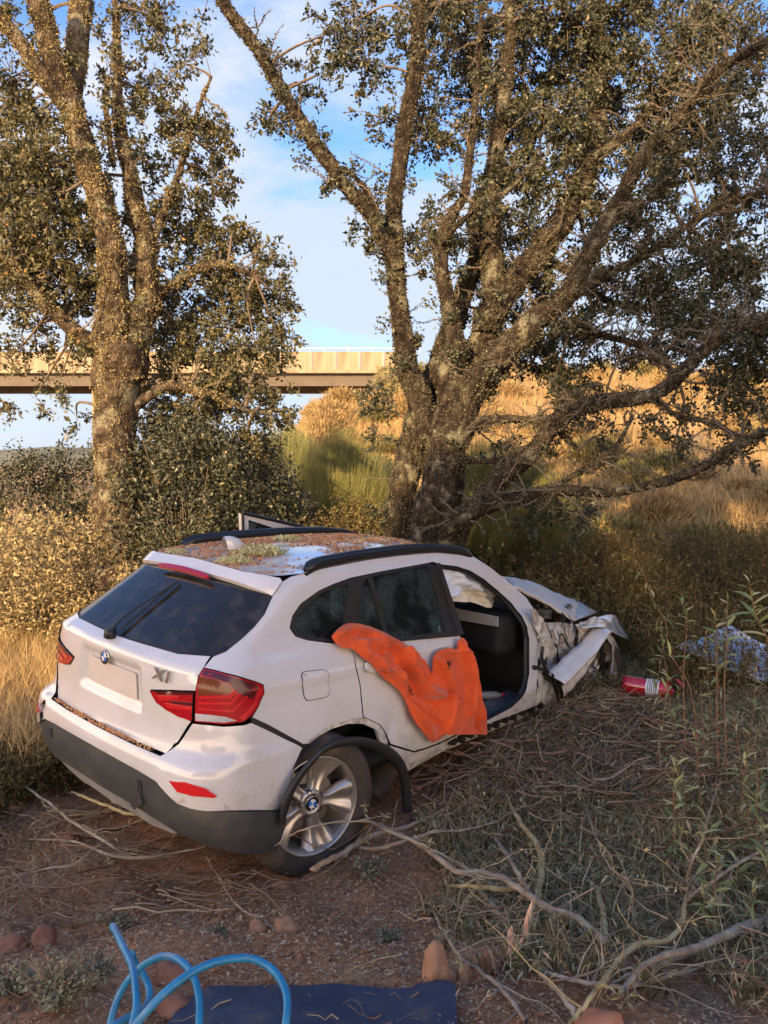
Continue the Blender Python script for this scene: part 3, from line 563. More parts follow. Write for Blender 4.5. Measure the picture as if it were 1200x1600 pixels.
# ---------------------------------------------------------------- cabin
mb=MB(); mb.box((1.05,0,.26),(3.2,1.62,.06)); mb.box((.05,0,.42),(1.0,1.0,.3)); mb.build('floor_pan',DARKIN,car)
mb=MB(); mb.box((2.62,0,.60),(.06,1.62,.75)); mb.box((3.0,0,.62),(.8,1.1,.5)); mb.build('bulkhead',DARKIN,car)
SEAT=plain('seat_fabric',(.010,.010,.011),.9,bump=.3,bscale=200,var=.3)
def rbox(c,d,bev=.05,rot=None):
    bm=bmesh.new(); bmesh.ops.create_cube(bm,size=1); bmesh.ops.scale(bm,vec=d,verts=bm.verts); bmesh.ops.bevel(bm,geom=bm.edges[:],offset=bev,segments=3,profile=.6,affect='EDGES')
    if rot: bmesh.ops.rotate(bm,verts=bm.verts,matrix=rot)
    bmesh.ops.translate(bm,verts=bm.verts,vec=c); me=bpy.data.meshes.new('b'); bm.to_mesh(me); bm.free()
    for p in me.polygons: p.use_smooth=True
    return me
for y in (-.38,.38):
    st=link('front_seat',rbox((1.45,y,.50),(.52,.50,.17)),SEAT,car); 
    link('backrest',rbox((1.16,y,.85),(.15,.48,.62),.05,None),SEAT,st); link('headrest',rbox((1.10,y,1.25),(.10,.26,.18),.04),SEAT,st)
st=link('rear_bench',rbox((.55,0,.52),(.5,1.3,.2)),SEAT,car); link('backrest',rbox((.22,0,.85),(.16,1.3,.6),.05),SEAT,st)
link('dashboard',rbox((2.34,0,.83),(.46,1.44,.34),.08),plain('dash_black',(.007,.007,.008),.75),car)
TRIM=plain('silver_dash_trim',(.42,.40,.38),.35,metal=.2)
d4=[pplane(a,b,0,2.08) for a,b in ((690,946),(777,964),(777,979),(700,966))]
mb=MB(); mb.add(d4+[p+[.02,0,0] for p in d4],[[0,1,2,3],[7,6,5,4],[0,4,5,1],[1,5,6,2],[2,6,7,3],[3,7,4,0]]); mb.build('dash_trim',TRIM,car,smooth=False)
mb=MB(); a=np.linspace(0,2*np.pi,33); mb.tube(np.stack([1.92+.05*np.sin(a),.38+.18*np.cos(a),.93+.18*np.sin(a)],1),.014,8,cap=False); mb.tube([(1.93,.38,.93),(2.1,.38,.9)],.03,8); mb.build('steering_wheel',BLACKP,car)
def yplane(y0,tilt=0.):
    def f(a,b,off=0.):
        P=np.stack([a,np.full(len(a),y0)+tilt*(b-.8),b],-1); n=np.array([0,-1,0.])*np.ones((len(a),3)); return P+n*np.asarray(off)[...,None],n
    return f
def ypoly(px,y0): 
    p=np.array([pplane(a,b,1,y0) for a,b in px]); return p[:,[0,2]]
BAG=plain('airbag_cloth',(.74,.82,.92),.85,var=.06,bump=.3,bscale=120); BAG2=plain('airbag_lining',(.80,.77,.66),.85,var=.1,bump=.3,bscale=120)
def bagd(a,b): return np.array([.05*math.sin(34*(q+.55*p)+2*noise.noise(Vector((p*4,q*4,0))))*.5+.045*noise.noise(Vector((p*7,q*30,1)))-.02*abs(noise.noise(Vector((p*15,q*40,4)))) for p,q in zip(a,b)])
ab=shell('curtain_airbag',yplane(-.60),chaikin(ypoly([(676,882),(717,890),(743,900),(768,914),(766,926),(745,922),(720,926),(703,937),(690,940)],-.6),1),BAG,th=.01,step=.018,disp=bagd,parent=car)
shell('airbag_lining',yplane(-.56),chaikin(ypoly([(700,925),(745,915),(764,912),(777,921),(776,941),(763,951),(750,944),(738,941),(713,940),(698,938)],-.56),1),BAG2,th=.01,step=.018,disp=lambda a,b:bagd(a+3,b)*.9,parent=ab)
# black door seal and sill plate
seal=[(681,887),(688,882),(713,885),(735,892),(756,905),(778,923),(800,943),(815,962),(824,980),(827,998),(827,1053),(823,1074),(816,1090)]
sp=P2o(seal); q,_=S(sp[:,0],sp[:,1],np.full(len(sp),-.035)); q=spline(q,50); q=q+(np.array([1.7,-.8,.85])-q)*.012
mb=MB(); mb.tube(q,.016,8); mb.build('door_seal',BLACKP,car)
mb=MB(); s0=pplane(728,1140,1,-.86); s1=pplane(818,1092,1,-.86)
for t in (0,): mb.add([s0,s1,s1+[.02,.16,.035],s0+[0,.16,.035],s0-[0,0,.05],s1-[0,0,.05],s1+[.02,.16,-.05],s0+[0,.16,-.05]],[[0,1,2,3],[4,5,1,0],[3,2,6,7]])
mb.build('sill_plate',DARKP,car,smooth=False)
for i in range(11):
    t=i/10; p=P2([(712+t*136,1161-t*57)])[0]; c,_=S(np.array([p[0]]),np.array([p[1]]),np.array([-.03])); mb=MB(); mb.box(c[0]+[0,0,.0],(.045,.05,.045+.02*(i%2))); mb.build('sill_clip',BLACKP,car,smooth=False)
us=P2([(640,1197),(720,1156),(845,1103),(847,1118),(780,1146),(700,1180),(645,1212)]); shell('sill_underside',S,us,BARE,off=-.05,th=.02,step=.03,disp=crumple,parent=car)
# ---------------------------------------------------------------- crushed front
def cr(amp,f=9,sd=0.):
    return lambda a,b: np.array([amp*(noise.noise(Vector((p*f,q*f,sd)))+.6*abs(noise.noise(Vector((p*f*2.3,q*f*2.3,sd+5))))) for p,q in zip(a,b)])
def piece(name,px,y0,mat,amp=.02,f=9,th=.006,step=.022,tilt=0.,ch=0,par=car):
    p=ypoly(px,y0); p=chaikin(p,ch) if ch else p
    return shell(name,yplane(y0,tilt),p,mat,th=th,step=step,disp=cr(amp,f,y0*7),parent=par)
Q=lambda L:[(740+a*.21667,880+b*.21667) for a,b in L]
piece('inner_wing',Q([(520,430),(620,425),(710,440),(740,490),(745,600),(700,690),(650,800),(575,830),(530,740),(505,640),(520,540)]),-.80,BARE,.05,10)
piece('hinge_post',Q([(400,330),(440,330),(520,430),(545,520),(540,600),(520,680),(490,800),(530,850),(580,880),(605,1000),(565,1060),(500,1090),(440,1010),(455,900),(475,700),(470,560),(430,420)]),-.865,BARE,.035,11)
piece('wing_inner_fold',Q([(735,440),(800,420),(870,380),(920,440),(900,480),(830,590),(760,650),(745,560)]),-.88,BARE,.05,8)
fp=ypoly(Q([(945,465),(950,520),(890,640),(800,790),(730,880),(650,962),(618,890),(588,812),(640,770),(700,690),(830,580),(900,490)]),-1.02)
shell('torn_wing',yplane(-1.02,.15),fp,PAINT,th=.006,step=.015,disp=lambda a,b:.05*np.exp(-((b-(np.interp(a,*_fe)))/.035)**2)+cr(.02,8,2)(a,b),parent=car) if False else None
# torn wing: ribbon with a rolled bright upper edge
up=np.array([pplane(a,b,1,-1.0) for a,b in Q([(588,812),(700,695),(830,580),(900,490),(948,465)])]); lo_=np.array([pplane(a,b,1,-1.06) for a,b in Q([(650,962),(735,878),(812,775),(895,640),(950,525)])])
n1=28; U_=spline(up,n1); L_=spline(lo_,n1); V=[];F=[];m=14
for i in range(n1):
    for j in range(m):
        t=j/(m-1); p=U_[i]*(1-t)+L_[i]*t; bul=-.05*math.exp(-((t-.33)/.10)**2)-.02*math.sin(math.pi*t)+.015*noise.noise(Vector((i*.35,j*.3,0)))
        V.append(p+np.array([0,bul+(.07*(1-t/.2) if t<.2 else 0),0.0]))
for i in range(n1-1):
    for j in range(m-1): F.append([i*m+j,(i+1)*m+j,(i+1)*m+j+1,i*m+j+1])
mb=MB(); mb.add(V,F); tw=mb.build('torn_wing',PAINT,car); md=tw.modifiers.new('t','SOLIDIFY'); md.thickness=.005
mb=MB(); mb.tube(spline([pplane(a,b,1,-.98) for a,b in Q([(565,800),(600,850),(625,920),(645,965)])],8),.012,6); mb.tube(spline([pplane(a,b,1,-.93) for a,b in Q([(500,600),(490,680),(520,760),(565,830),(600,950),(640,1080)])],12),.016,6); mb.build('torn_seal',BLACKP,car)
def quadpatch(name,A,B,mat,amp,sd,m=12,n=20,curl=0.):
    A=spline(A,n);B=spline(B,n);V=[];F=[]
    for i in range(n):
        for j in range(m):
            t=j/(m-1); p=A[i]*(1-t)+B[i]*t; e=min(1,4*t,4*(1-t))
            V.append(p+np.array([noise.noise(Vector((i*.4,j*.4,sd))),noise.noise(Vector((i*.4,j*.4,sd+9))),noise.noise(Vector((i*.4,j*.4,sd+4)))])*amp*e+np.array([0,0,curl*math.sin(math.pi*t)]))
    for i in range(n-1):
        for j in range(m-1): F.append([i*m+j,(i+1)*m+j,(i+1)*m+j+1,i*m+j+1])
    mb=MB(); mb.add(V,F); o=mb.build(name,mat,car); md=o.modifiers.new('t','SOLIDIFY'); md.thickness=.006; return o
pp=lambda L,y: [pplane(a,b,1,y) for a,b in Q(L)]
quadpatch('bent_panel',pp([(740,450),(860,400),(1005,370),(1060,440),(1127,545)],-.80),pp([(780,470),(890,462),(950,470),(1015,505),(1115,552)],-1.0),PAINT,.02,1)
piece('bumper_corner',Q([(930,470),(985,510),(1045,600),(1068,700),(1062,860),(975,860),(985,780),(1000,690),(990,600),(950,520)]),-.93,PAINT,.015,5)
piece('front_arch_liner',Q([(930,500),(960,520),(995,600),(1003,700),(985,880),(925,880),(930,760),(915,650),(890,600)]),-.87,BLACKP,.01,5)
piece('strut',Q([(650,880),(760,850),(780,960),(760,1080),(660,1090),(640,980)]),-.80,LIN,.03,5)
# bonnet, buckled upward
A=[pplane(803,916,1,-.70),pplane(844,936,1,-.74),pplane(879,957,1,-.78),pplane(898,969,1,-.82)]
B=[pplane(786,901,1,.10),pplane(831,909,1,.10),pplane(866,924,1,.0),pplane(905,940,1,-.2)]
A=spline(A,16);B=spline(B,16);V=[];F=[];m=16
for i in range(16):
    for j in range(m):
        t=j/(m-1); p=A[i]*(1-t)+B[i]*t+np.array([0,0,.02*math.sin(math.pi*t)+.02*noise.noise(Vector((i*.5,j*.3,3)))]); V.append(p)
    C_=B[i]+[.0,.6,-.02]; V.append(C_)
m2=m+1
for i in range(15):
    for j in range(m2-1): F.append([i*m2+j,(i+1)*m2+j,(i+1)*m2+j+1,i*m2+j+1])
mb=MB(); mb.add(V,F)
tip=[pplane(933,956,1,-.45)]; k=len(V); e=[(15*m2+j) for j in range(m)]; mb.add([V[x] for x in e]+tip,[[i,m,i+1] for i in range(m-1)])
o=mb.build('bonnet',noisy('dusty_bonnet_paint',[(.3,(.66,.63,.60)),(.55,(.60,.56,.51)),(.75,(.44,.37,.30))],scale=5,rough=.55,bump=.15),car); md=o.modifiers.new('t','SOLIDIFY'); md.thickness=.02; md.offset=-1
rg=random.Random(4); EG=noisy('engine_grime',[(.3,(.03,.03,.03)),(.55,(.12,.11,.09)),(.75,(.4,.38,.33))],scale=14,rough=.6,bump=.3)
for i in range(14):
    mb=MB(); c=pplane(rg.uniform(842,895),rg.uniform(945,975),1,rg.uniform(-.72,-.5)); rt=Matrix.Rotation(rg.uniform(0,3),3,'Z')@Matrix.Rotation(rg.uniform(0,3),3,'X'); mb.box(c,(rg.uniform(.03,.12),rg.uniform(.02,.07),rg.uniform(.02,.06)),rt); mb.build('engine_fragment',EG,car,smooth=False)
mb=MB(); mb.tube([pplane(833,1042,1,-.90),pplane(849,1046,1,-.92)],.014,8); mb.box(pplane(836,1043,1,-.90),(.05,.03,.03)); mb.build('door_hinge',BLACKP,car)
# far side front door standing open
dA=np.array(CMI@at(379,803,6.15)); dB=np.array(CMI@at(470,824,6.75)); dn=np.cross(dB-dA,[0,0,1]); dn/=np.linalg.norm(dn)
ex=(dB-dA)*[1,1,0]; ln=np.linalg.norm(ex); ex/=ln
def dsurf(a,b,off=0.):
    P=dA+np.asarray(a)[:,None]*ex+np.asarray(b)[:,None]*np.array([0,0,1.]); n=dn*np.ones((len(a),3)); return P+n*np.asarray(off)[...,None],n
sl_=(dB-dA)[2]/ln
fr=np.array([[0,0],[ln,sl_*ln],[ln+.25,sl_*ln-.15],[.95,-.5],[.95,-1.05],[.12,-1.05],[.10,-.5],[.03,-.2]]); hl=np.array([[.07,-.05],[ln-.05,sl_*ln-.07],[.80,-.46],[.15,-.46],[.09,-.2]])
fd=shell('open_front_door',dsurf,fr,PAINT,th=.05,step=.06,holes=[hl],parent=car,backmat=PAINT)
shell('window_pane',dsurf,hl,GLASS,off=-.02,th=.004,step=.1,parent=fd)
mb=MB(); mb.tube([dA+[0,0,.008],dA+(dB-dA)*1.0+[0,0,.008]],.016,6); mb.tube([dA+[0,0,.01],dA+ex*.03+[0,0,-.22]],.012,6); mb.build('weather_strip',BLACKP,fd)
# ---------------------------------------------------------------- things on and in the car
def cwz(p): return CM@Vector(p)
# orange jacket
JM,t,b=mk('orange_cloth'); tc=N(t,'ShaderNodeTexCoord'); n=N(t,'ShaderNodeTexNoise'); n.inputs['Scale'].default_value=7; n.inputs['Detail'].default_value=7; t.links.new(tc.outputs['Object'],n.inputs['Vector'])
r=ramp(t,[(.35,(.78,.098,.008)),(.55,(.66,.082,.010)),(.68,(.54,.075,.014)),(.80,(.32,.06,.02))]); t.links.new(n.outputs[0],r.inputs[0]); t.links.new(r.outputs[0],b.inputs['Base Color']); b.inputs['Roughness'].default_value=.8; b.inputs['Sheen Weight'].default_value=.3
n2=N(t,'ShaderNodeTexNoise'); n2.inputs['Scale'].default_value=34; n2.inputs['Detail'].default_value=6; t.links.new(tc.outputs['Object'],n2.inputs['Vector']); bp=N(t,'ShaderNodeBump'); bp.inputs['Strength'].default_value=.45; bp.inputs['Distance'].default_value=.012; t.links.new(n2.outputs[0],bp.inputs['Height']); t.links.new(bp.outputs[0],b.inputs['Normal'])
J=lambda L:[(500+a*.23333,960+b*.23333) for a,b in L]
JO=[(80,150),(100,118),(130,90),(165,66),(200,58),(260,62),(330,80),(380,100),(430,120),(500,160),(560,190),(610,225),(660,260),(695,300),(720,340),(748,405),(755,350),(757,300),(775,265),(800,240),(860,222),(925,235),(922,200),(925,180),(945,155),(965,165),(985,190),(1010,240),(1035,280),(1050,340),(1060,400),(1075,480),(1085,560),(1105,650),(1115,720),(1116,803),(1000,803),(870,806),(830,800),(800,835),(755,862),(725,835),(700,800),(670,760),(640,720),(605,655),(580,590),(562,555),(540,520),(490,470),(430,430),(370,365),(300,300),(260,260),(220,230),(185,228),(150,220),(120,200),(100,180)]
jp=P2(J(JO),.05)
ridges=[([(95,140),(200,80),(330,100),(440,160),(540,250)],.05,.020),([(230,210),(330,180),(420,190),(430,240)],.035,.018),([(430,240),(400,260)],.03,-.02),([(480,230),(520,270),(520,300)],.03,-.035),([(560,200),(600,330),(640,430),(720,520),(800,540)],.05,.035),([(540,300),(600,430),(680,560),(780,590),(850,540)],.04,-.02),([(745,400),(740,440),(700,440)],.035,-.03),([(770,260),(790,330),(830,430),(870,520),(860,640),(830,780)],.035,.035),([(880,470),(890,600),(850,790)],.028,-.025),([(940,160),(960,260),(990,320),(1000,470),(995,650)],.035,.030),([(1010,330),(1040,600),(1060,780)],.03,-.016),([(1035,300),(1075,500),(1105,720)],.03,.02),([(560,440),(600,560),(680,660),(830,750)],.03,-.022),([(520,390),(590,520),(640,640),(750,840)],.04,.022),([(150,90),(100,160)],.03,.012),([(820,240),(950,240)],.03,.02),([(230,230),(400,330),(520,430)],.035,.02),([(260,140),(420,180)],.025,-.014)]
RD=[(P2o(J(L),.05),w,h) for L,w,h in ridges]
def segd(p,L):
    d=np.full(len(p),9.)
    for a,b in zip(L[:-1],L[1:]):
        ab=b-a; t=np.clip(((p-a)@ab)/(ab@ab+1e-9),0,1); d=np.minimum(d,np.linalg.norm(p-a-t[:,None]*ab,axis=1))
    return d
def jdisp(a,b):
    p=np.stack([a,b],1); h=np.zeros(len(p))
    for L,w,hh in RD: q_=segd(p,L)/(w*.62); h+=hh*3.1*np.exp(-np.abs(q_)**1.5)
    h+=np.array([.012*noise.noise(Vector((x*9,y*9,2)))-.010*abs(noise.noise(Vector((x*17+y*8,y*13,2))))+.004*noise.noise(Vector((x*45,y*45,2))) for x,y in p]); h=np.where(h>.05,.05+.45*(h-.05),h); h=np.maximum(h,-.030+.15*(h+.030)); return h*sstep(-.004,.05,segd(p,np.vstack([jp,jp[:1]])))
jk=empty('orange_jacket'); jk.matrix_world=CM
tag(jk,'bright orange work jacket draped over the rear door of the white car','jacket')
jb=shell('jacket_body',S,jp,JM,off=.054,th=.010,step=.0095,disp=jdisp,parent=jk)
hem=P2(J([(868,722),(1000,722),(1112,722),(1115,800),(1000,801),(872,804)]),.05)
shell('jacket_hem',S,hem,JM,off=.052,th=.012,step=.015,disp=jdisp,parent=jk)
TXT=plain('dark_print',(.02,.012,.012),.8)
def jtext(s,pts,size,off=.085):
    L=P2(J(pts),.05,True); k=len(s); 
    for i,ch in enumerate(s):
        if ch==' ': continue
        t=(i+.5)/k*(len(L)-1); a=int(min(t,len(L)-2)); q=L[a]+(L[a+1]-L[a])*(t-a); d=(L[a+1]-L[a]); h=float(jdisp(np.array([q[0]]),np.array([q[1]]))[0])
        M=surfmat(q[0],q[1],.054+h+.004); ang=math.atan2(d[1],d[0]); me=textmesh(ch,size,.0008,0,.001); link('printed_letter',me,TXT,jb,M@Matrix.Rotation(ang,4,'Z'))
jtext('toubator',[(528,362),(560,420),(585,480),(603,548)],.052)
jtext('rotogat',[(792,352),(815,335),(845,322),(874,322)],.052)
# bottle on the cabin floor
bt=empty('plastic_bottle'); c=cwz(pplane(770,1086,1,-.70)); bt.location=c; bt.rotation_euler=(R(90),0,R(100))
tag(bt,'clear plastic bottle with red cap lying inside the open front doorway of the car','bottle')
mb=MB(); mb.lathe([(.001,-.16),(.028,-.16),(.032,-.15),(.032,-.04),(.030,-.02),(.032,0),(.030,.03),(.014,.075),(.013,.09)],20); mb.build('bottle_body',glassy('clear_plastic',(.35,.36,.36),.5,.08),bt)
mb=MB(); mb.lathe([(.016,.085),(.016,.108),(.001,.11)],16); mb.build('bottle_cap',plain('red_cap',(.6,.02,.04),.4),bt)
bt.matrix_world=Matrix.Translation(c)@(CM3@Vector((.8,-.35,-.05))).to_track_quat('Z','Y').to_matrix().to_4x4()
# litter on the roof and bumper
def scatterquads(P,Nn,size,rng,asp=.5,lift=.004):
    k=len(P); t=rng.normal(size=(k,3)); t-=Nn*(t*Nn).sum(1)[:,None]; t/=np.linalg.norm(t,axis=1)[:,None]; b=np.cross(Nn,t)+Nn*rng.normal(size=(k,1))*.35
    s=(size*rng.uniform(.5,1.5,k))[:,None]; P=P+Nn*lift*rng.uniform(.3,1.6,(k,1)); up=Nn*s*rng.uniform(-.1,.5,(k,1))
    V=np.stack([P-t*s,P-b*s*asp,P+t*s+up,P+b*s*asp],1).reshape(-1,3); return V,np.arange(4*k).reshape(-1,4)
LIT=leafy('roof_litter_bits',[(0,(.62,.19,.045)),(.35,(.80,.32,.09)),(.6,(.68,.36,.15)),(.85,(.82,.62,.38)),(1,(.25,.12,.05))],trans=0,rough=.8)
k=26000; xr=RNG.uniform(-.40,1.75,k); sr=RNG.uniform(-.95,.98,k); dns=np.array([noise.noise(Vector((x*2.2,s*2.6,4)))+.6*noise.noise(Vector((x*8,s*7,1))) for x,s in zip(xr,sr)]); kp=dns+.35*(sr*.6+.25)+RNG.normal(size=k)*.16>.03; xr,sr=xr[kp],sr[kp]
Pr=np.array([roofpt(x,s) for x,s in zip(xr,sr)]); V,F=scatterquads(Pr,np.tile([0,0,1.],(len(Pr),1)),.010,RNG,.5)
mb=MB(); mb.add(V,F)
ub=RNG.uniform(-.50,.48,1500); kb=np.array([noise.noise(Vector((q*4,0,3))) for q in ub])+RNG.normal(size=1500)*.2>.0; ub=ub[kb]; zb=.59+RNG.uniform(-.004,.012,len(ub)); Pb,nb_=S(ub,zb,RNG.uniform(.005,.045,len(ub))); V,F=scatterquads(Pb,np.tile([-.4,0,.9],(len(Pb),1)),.006,RNG,.5); mb.add(V,F)
o=mb.build('fallen_leaf_litter',LIT,None,smooth=False); o.matrix_world=CM; tag(o,'orange brown leaf and bark crumbs scattered over the car roof and bumper','debris',kind='stuff')
LICH=leafy('lichen_crumbs',[(0,(.58,.54,.28)),(.5,(.70,.64,.36)),(1,(.46,.42,.22))],trans=.1,rough=.9)
for i,(x,s,r_,lb) in enumerate([(-.26,-.30,.075,'small round pale green lichen clump on the car roof near the rear edge'),(-.02,-.22,.12,'largest pale green lichen clump on the car roof beside the aerial fin'),(.45,.20,.07,'pale green lichen clump in the middle of the car roof'),(-.33,.55,.05,'tiny pale lichen clump on the left rear corner of the car roof')]):
    P=[];
    for q in range(int(2600*r_/.1)):
        d=RNG.normal(size=3); d/=np.linalg.norm(d); d[2]=abs(d[2]); rad=RNG.uniform(.5,1)**.5; P.append(d*rad*r_*np.array([1.2,.8,.40])*(1+.35*math.sin(q%7)))
    P=np.array(P); V,F=scatterquads(P,RNG.normal(size=P.shape)/1.7,.008,RNG,.6); mb=MB(); mb.add(V,F); o=mb.build('lichen_clump',LICH,None,smooth=False); o.location=cwz(roofpt(x,s)); tag(o,lb,'lichen','lichen clumps on the car roof')

# torn strips, wires and bent brackets round the crushed front corner
rg=random.Random(14)
for i in range(16):
    p=np.array(pplane(rg.uniform(846,905),rg.uniform(962,1075),1,rg.uniform(-.90,-.80))); d=rnd=np.array([rg.uniform(-1,1),rg.uniform(-1,.1),rg.uniform(-1,1)]); d/=np.linalg.norm(d); L=rg.uniform(.06,.16); A_=[p+d*L*t+np.array([0,0,-.06*t*t])+.012*np.array([math.sin(9*t+i),math.cos(7*t+i),math.sin(5*t)]) for t in (0,.33,.66,1)]; w_=rg.uniform(.012,.035); sd=np.cross(d,[0,-1,.3]); sd/=np.linalg.norm(sd)
    quadpatch('torn_strip',A_,[q+sd*w_*(1+.6*math.sin(3*k+i)) for k,q in enumerate(A_)],(BARE,PAINT,BLACKP)[i%3],.012,i,m=4,n=10)
for i in range(8):
    p=np.array(pplane(rg.uniform(848,890),rg.uniform(955,1030),1,-.86)); mb=MB(); mb.tube(spline([p,p+[rg.uniform(-.05,.05),-.03,-.05],p+[rg.uniform(-.1,.1),-.05,-rg.uniform(.06,.14)],p+[rg.uniform(-.12,.12),-.02,-rg.uniform(.1,.2)]],12),rg.choice((.003,.005)),5); mb.build('loose_wire',BLACKP,car)
# ================================================================ vegetation toolkit
def quads_leaf(P,D,U,L,W,fold=.25):
    """one bent rhombus per leaf: P base, D direction, U side vector"""
    D=D/(np.linalg.norm(D,axis=1)[:,None]+1e-9); S_=np.cross(D,U); S_/=np.linalg.norm(S_,axis=1)[:,None]+1e-9; Nn=np.cross(S_,D)
    L=np.asarray(L)[:,None]; W=np.asarray(W)[:,None]
    V=np.stack([P,P+D*L*.5+S_*W*.5+Nn*W*fold,P+D*L,P+D*L*.5-S_*W*.5+Nn*W*fold],1).reshape(-1,3); return V,np.arange(len(V)).reshape(-1,4)
def rnd3(n,rng): d=rng.normal(size=(n,3)); return d/np.linalg.norm(d,axis=1)[:,None]
def blades(P,h,w,lean,rng,segs=2):
    n=len(P); a=rng.uniform(0,2*np.pi,n); l=lean*rng.uniform(.1,1.2,n); d=np.stack([np.cos(a)*l,np.sin(a)*l,np.ones(n)],1); h=np.asarray(h)*rng.uniform(.5,1.25,n)
    b=rng.uniform(0,2*np.pi,n); s=np.stack([np.cos(b),np.sin(b),np.zeros(n)],1)*(w*rng.uniform(.6,1.4,n))[:,None]; h=h[:,None]
    mid=P+d*h*.55*[.6,.6,1.]; tip=P+d*h*[1.25,1.25,.95]
    V=np.stack([P-s,P+s,mid+s*.8,mid-s*.8,tip],1).reshape(-1,3); k=np.arange(n)[:,None]*5
    return V,k+[[0,1,2,3]],k+[[3,2,4]]
def grass(mb,xy,h,w,lean,rng,dz=-.01,mi=0):
    P=np.stack([xy[:,0],xy[:,1],ground(xy[:,0],xy[:,1])+dz],1); V,Q4,T3=blades(P,h,w,lean,rng); n=mb.n; mb.add(V,Q4,mi); mb.f.append(T3+n); mb.m.append(np.full(len(T3),mi))
def nval(x,y,s,o=0.): return np.array([noise.noise(Vector((a*s+o,b*s,o))) for a,b in zip(x,y)])
BARK=None
def barkmat(name,stops):
    m,t,b=mk(name); b.inputs['Roughness'].default_value=.95; b.inputs['Specular IOR Level'].default_value=.1; tc=N(t,'ShaderNodeTexCoord'); mp=N(t,'ShaderNodeMapping'); mp.inputs['Scale'].default_value=(1,1,.35); t.links.new(tc.outputs['Object'],mp.inputs[0])
    v=N(t,'ShaderNodeTexVoronoi'); v.inputs['Scale'].default_value=34; v.feature='DISTANCE_TO_EDGE'; n=N(t,'ShaderNodeTexNoise'); n.inputs['Scale'].default_value=7; n.inputs['Detail'].default_value=10; n.inputs['Roughness'].default_value=.75
    nn=N(t,'ShaderNodeTexNoise'); nn.inputs['Scale'].default_value=12; nn.inputs['Detail'].default_value=4; ml=N(t,'ShaderNodeMixRGB'); ml.inputs[0].default_value=.12; t.links.new(mp.outputs[0],nn.inputs[0]); t.links.new(mp.outputs[0],ml.inputs[1]); t.links.new(nn.outputs[1],ml.inputs[2]); t.links.new(ml.outputs[0],v.inputs[0]); t.links.new(tc.outputs['Object'],n.inputs[0])
    r=ramp(t,stops); t.links.new(n.outputs[0],r.inputs[0]); cr_=ramp(t,[(0,(.30,.25,.2)),(.12,(1,1,1))]); t.links.new(v.outputs['Distance'],cr_.inputs[0]); mu=N(t,'ShaderNodeMixRGB',blend_type='MULTIPLY'); mu.inputs[0].default_value=.85; t.links.new(r.outputs[0],mu.inputs[1]); t.links.new(cr_.outputs[0],mu.inputs[2]); n7=N(t,'ShaderNodeTexNoise'); n7.inputs['Scale'].default_value=3.4; n7.inputs['Detail'].default_value=12; n7.inputs['Roughness'].default_value=.72; t.links.new(tc.outputs['Object'],n7.inputs[0]); r7=ramp(t,[(.54,(0,0,0)),(.60,(1,1,1))]); t.links.new(n7.outputs[0],r7.inputs[0]); m7=N(t,'ShaderNodeMixRGB'); m7.inputs[2].default_value=(.36,.35,.25,1); q7=N(t,'ShaderNodeMath',operation='MULTIPLY'); q7.inputs[1].default_value=.5; t.links.new(r7.outputs[0],q7.inputs[0]); t.links.new(q7.outputs[0],m7.inputs[0]); t.links.new(mu.outputs[0],m7.inputs[1]); t.links.new(m7.outputs[0],b.inputs['Base Color'])
    a=N(t,'ShaderNodeMath',operation='MULTIPLY_ADD'); a.inputs[1].default_value=1.2; t.links.new(v.outputs['Distance'],a.inputs[0]); t.links.new(n.outputs[0],a.inputs[2]); bp=N(t,'ShaderNodeBump'); bp.inputs['Strength'].default_value=1; bp.inputs['Distance'].default_value=.035; t.links.new(a.outputs[0],bp.inputs['Height']); t.links.new(bp.outputs[0],b.inputs['Normal']); return m
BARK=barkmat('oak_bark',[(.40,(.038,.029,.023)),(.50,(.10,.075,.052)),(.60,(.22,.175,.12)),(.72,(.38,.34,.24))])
BARKD=barkmat('shaded_oak_bark',[(.40,(.022,.018,.015)),(.50,(.058,.046,.035)),(.60,(.13,.105,.075)),(.72,(.27,.25,.18))])  # darker bark copy for the right oak, its shade put into the colour
LICHEN=leafy('shaded_lichen',[(0,(.15,.13,.08)),(.3,(.095,.085,.06)),(.6,(.075,.073,.055)),(.85,(.24,.22,.14)),(1,(.04,.035,.025))],trans=.1,rough=.95,spec=.1)  # lichen darkened for the right oak, shade painted into its colour
LICHG=leafy('sunlit_lichen',[(0,(.40,.32,.15)),(.3,(.27,.22,.11)),(.6,(.18,.16,.10)),(.85,(.50,.42,.20)),(1,(.09,.075,.05))],trans=.1,rough=.95,spec=.1)  # left oak's lichen, with the sun's gold painted into its colour
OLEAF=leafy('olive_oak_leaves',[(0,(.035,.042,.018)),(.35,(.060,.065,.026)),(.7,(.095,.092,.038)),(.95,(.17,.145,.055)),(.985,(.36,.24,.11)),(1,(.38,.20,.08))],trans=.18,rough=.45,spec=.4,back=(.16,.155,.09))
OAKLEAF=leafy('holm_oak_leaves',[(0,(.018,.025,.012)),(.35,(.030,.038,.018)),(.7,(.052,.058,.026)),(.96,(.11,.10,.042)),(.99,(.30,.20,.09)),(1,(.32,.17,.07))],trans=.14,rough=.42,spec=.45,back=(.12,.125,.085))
TWIG=plain('twig_bark',(.15,.115,.085),.9,var=.4,vscale=20,bump=.4,bscale=80)
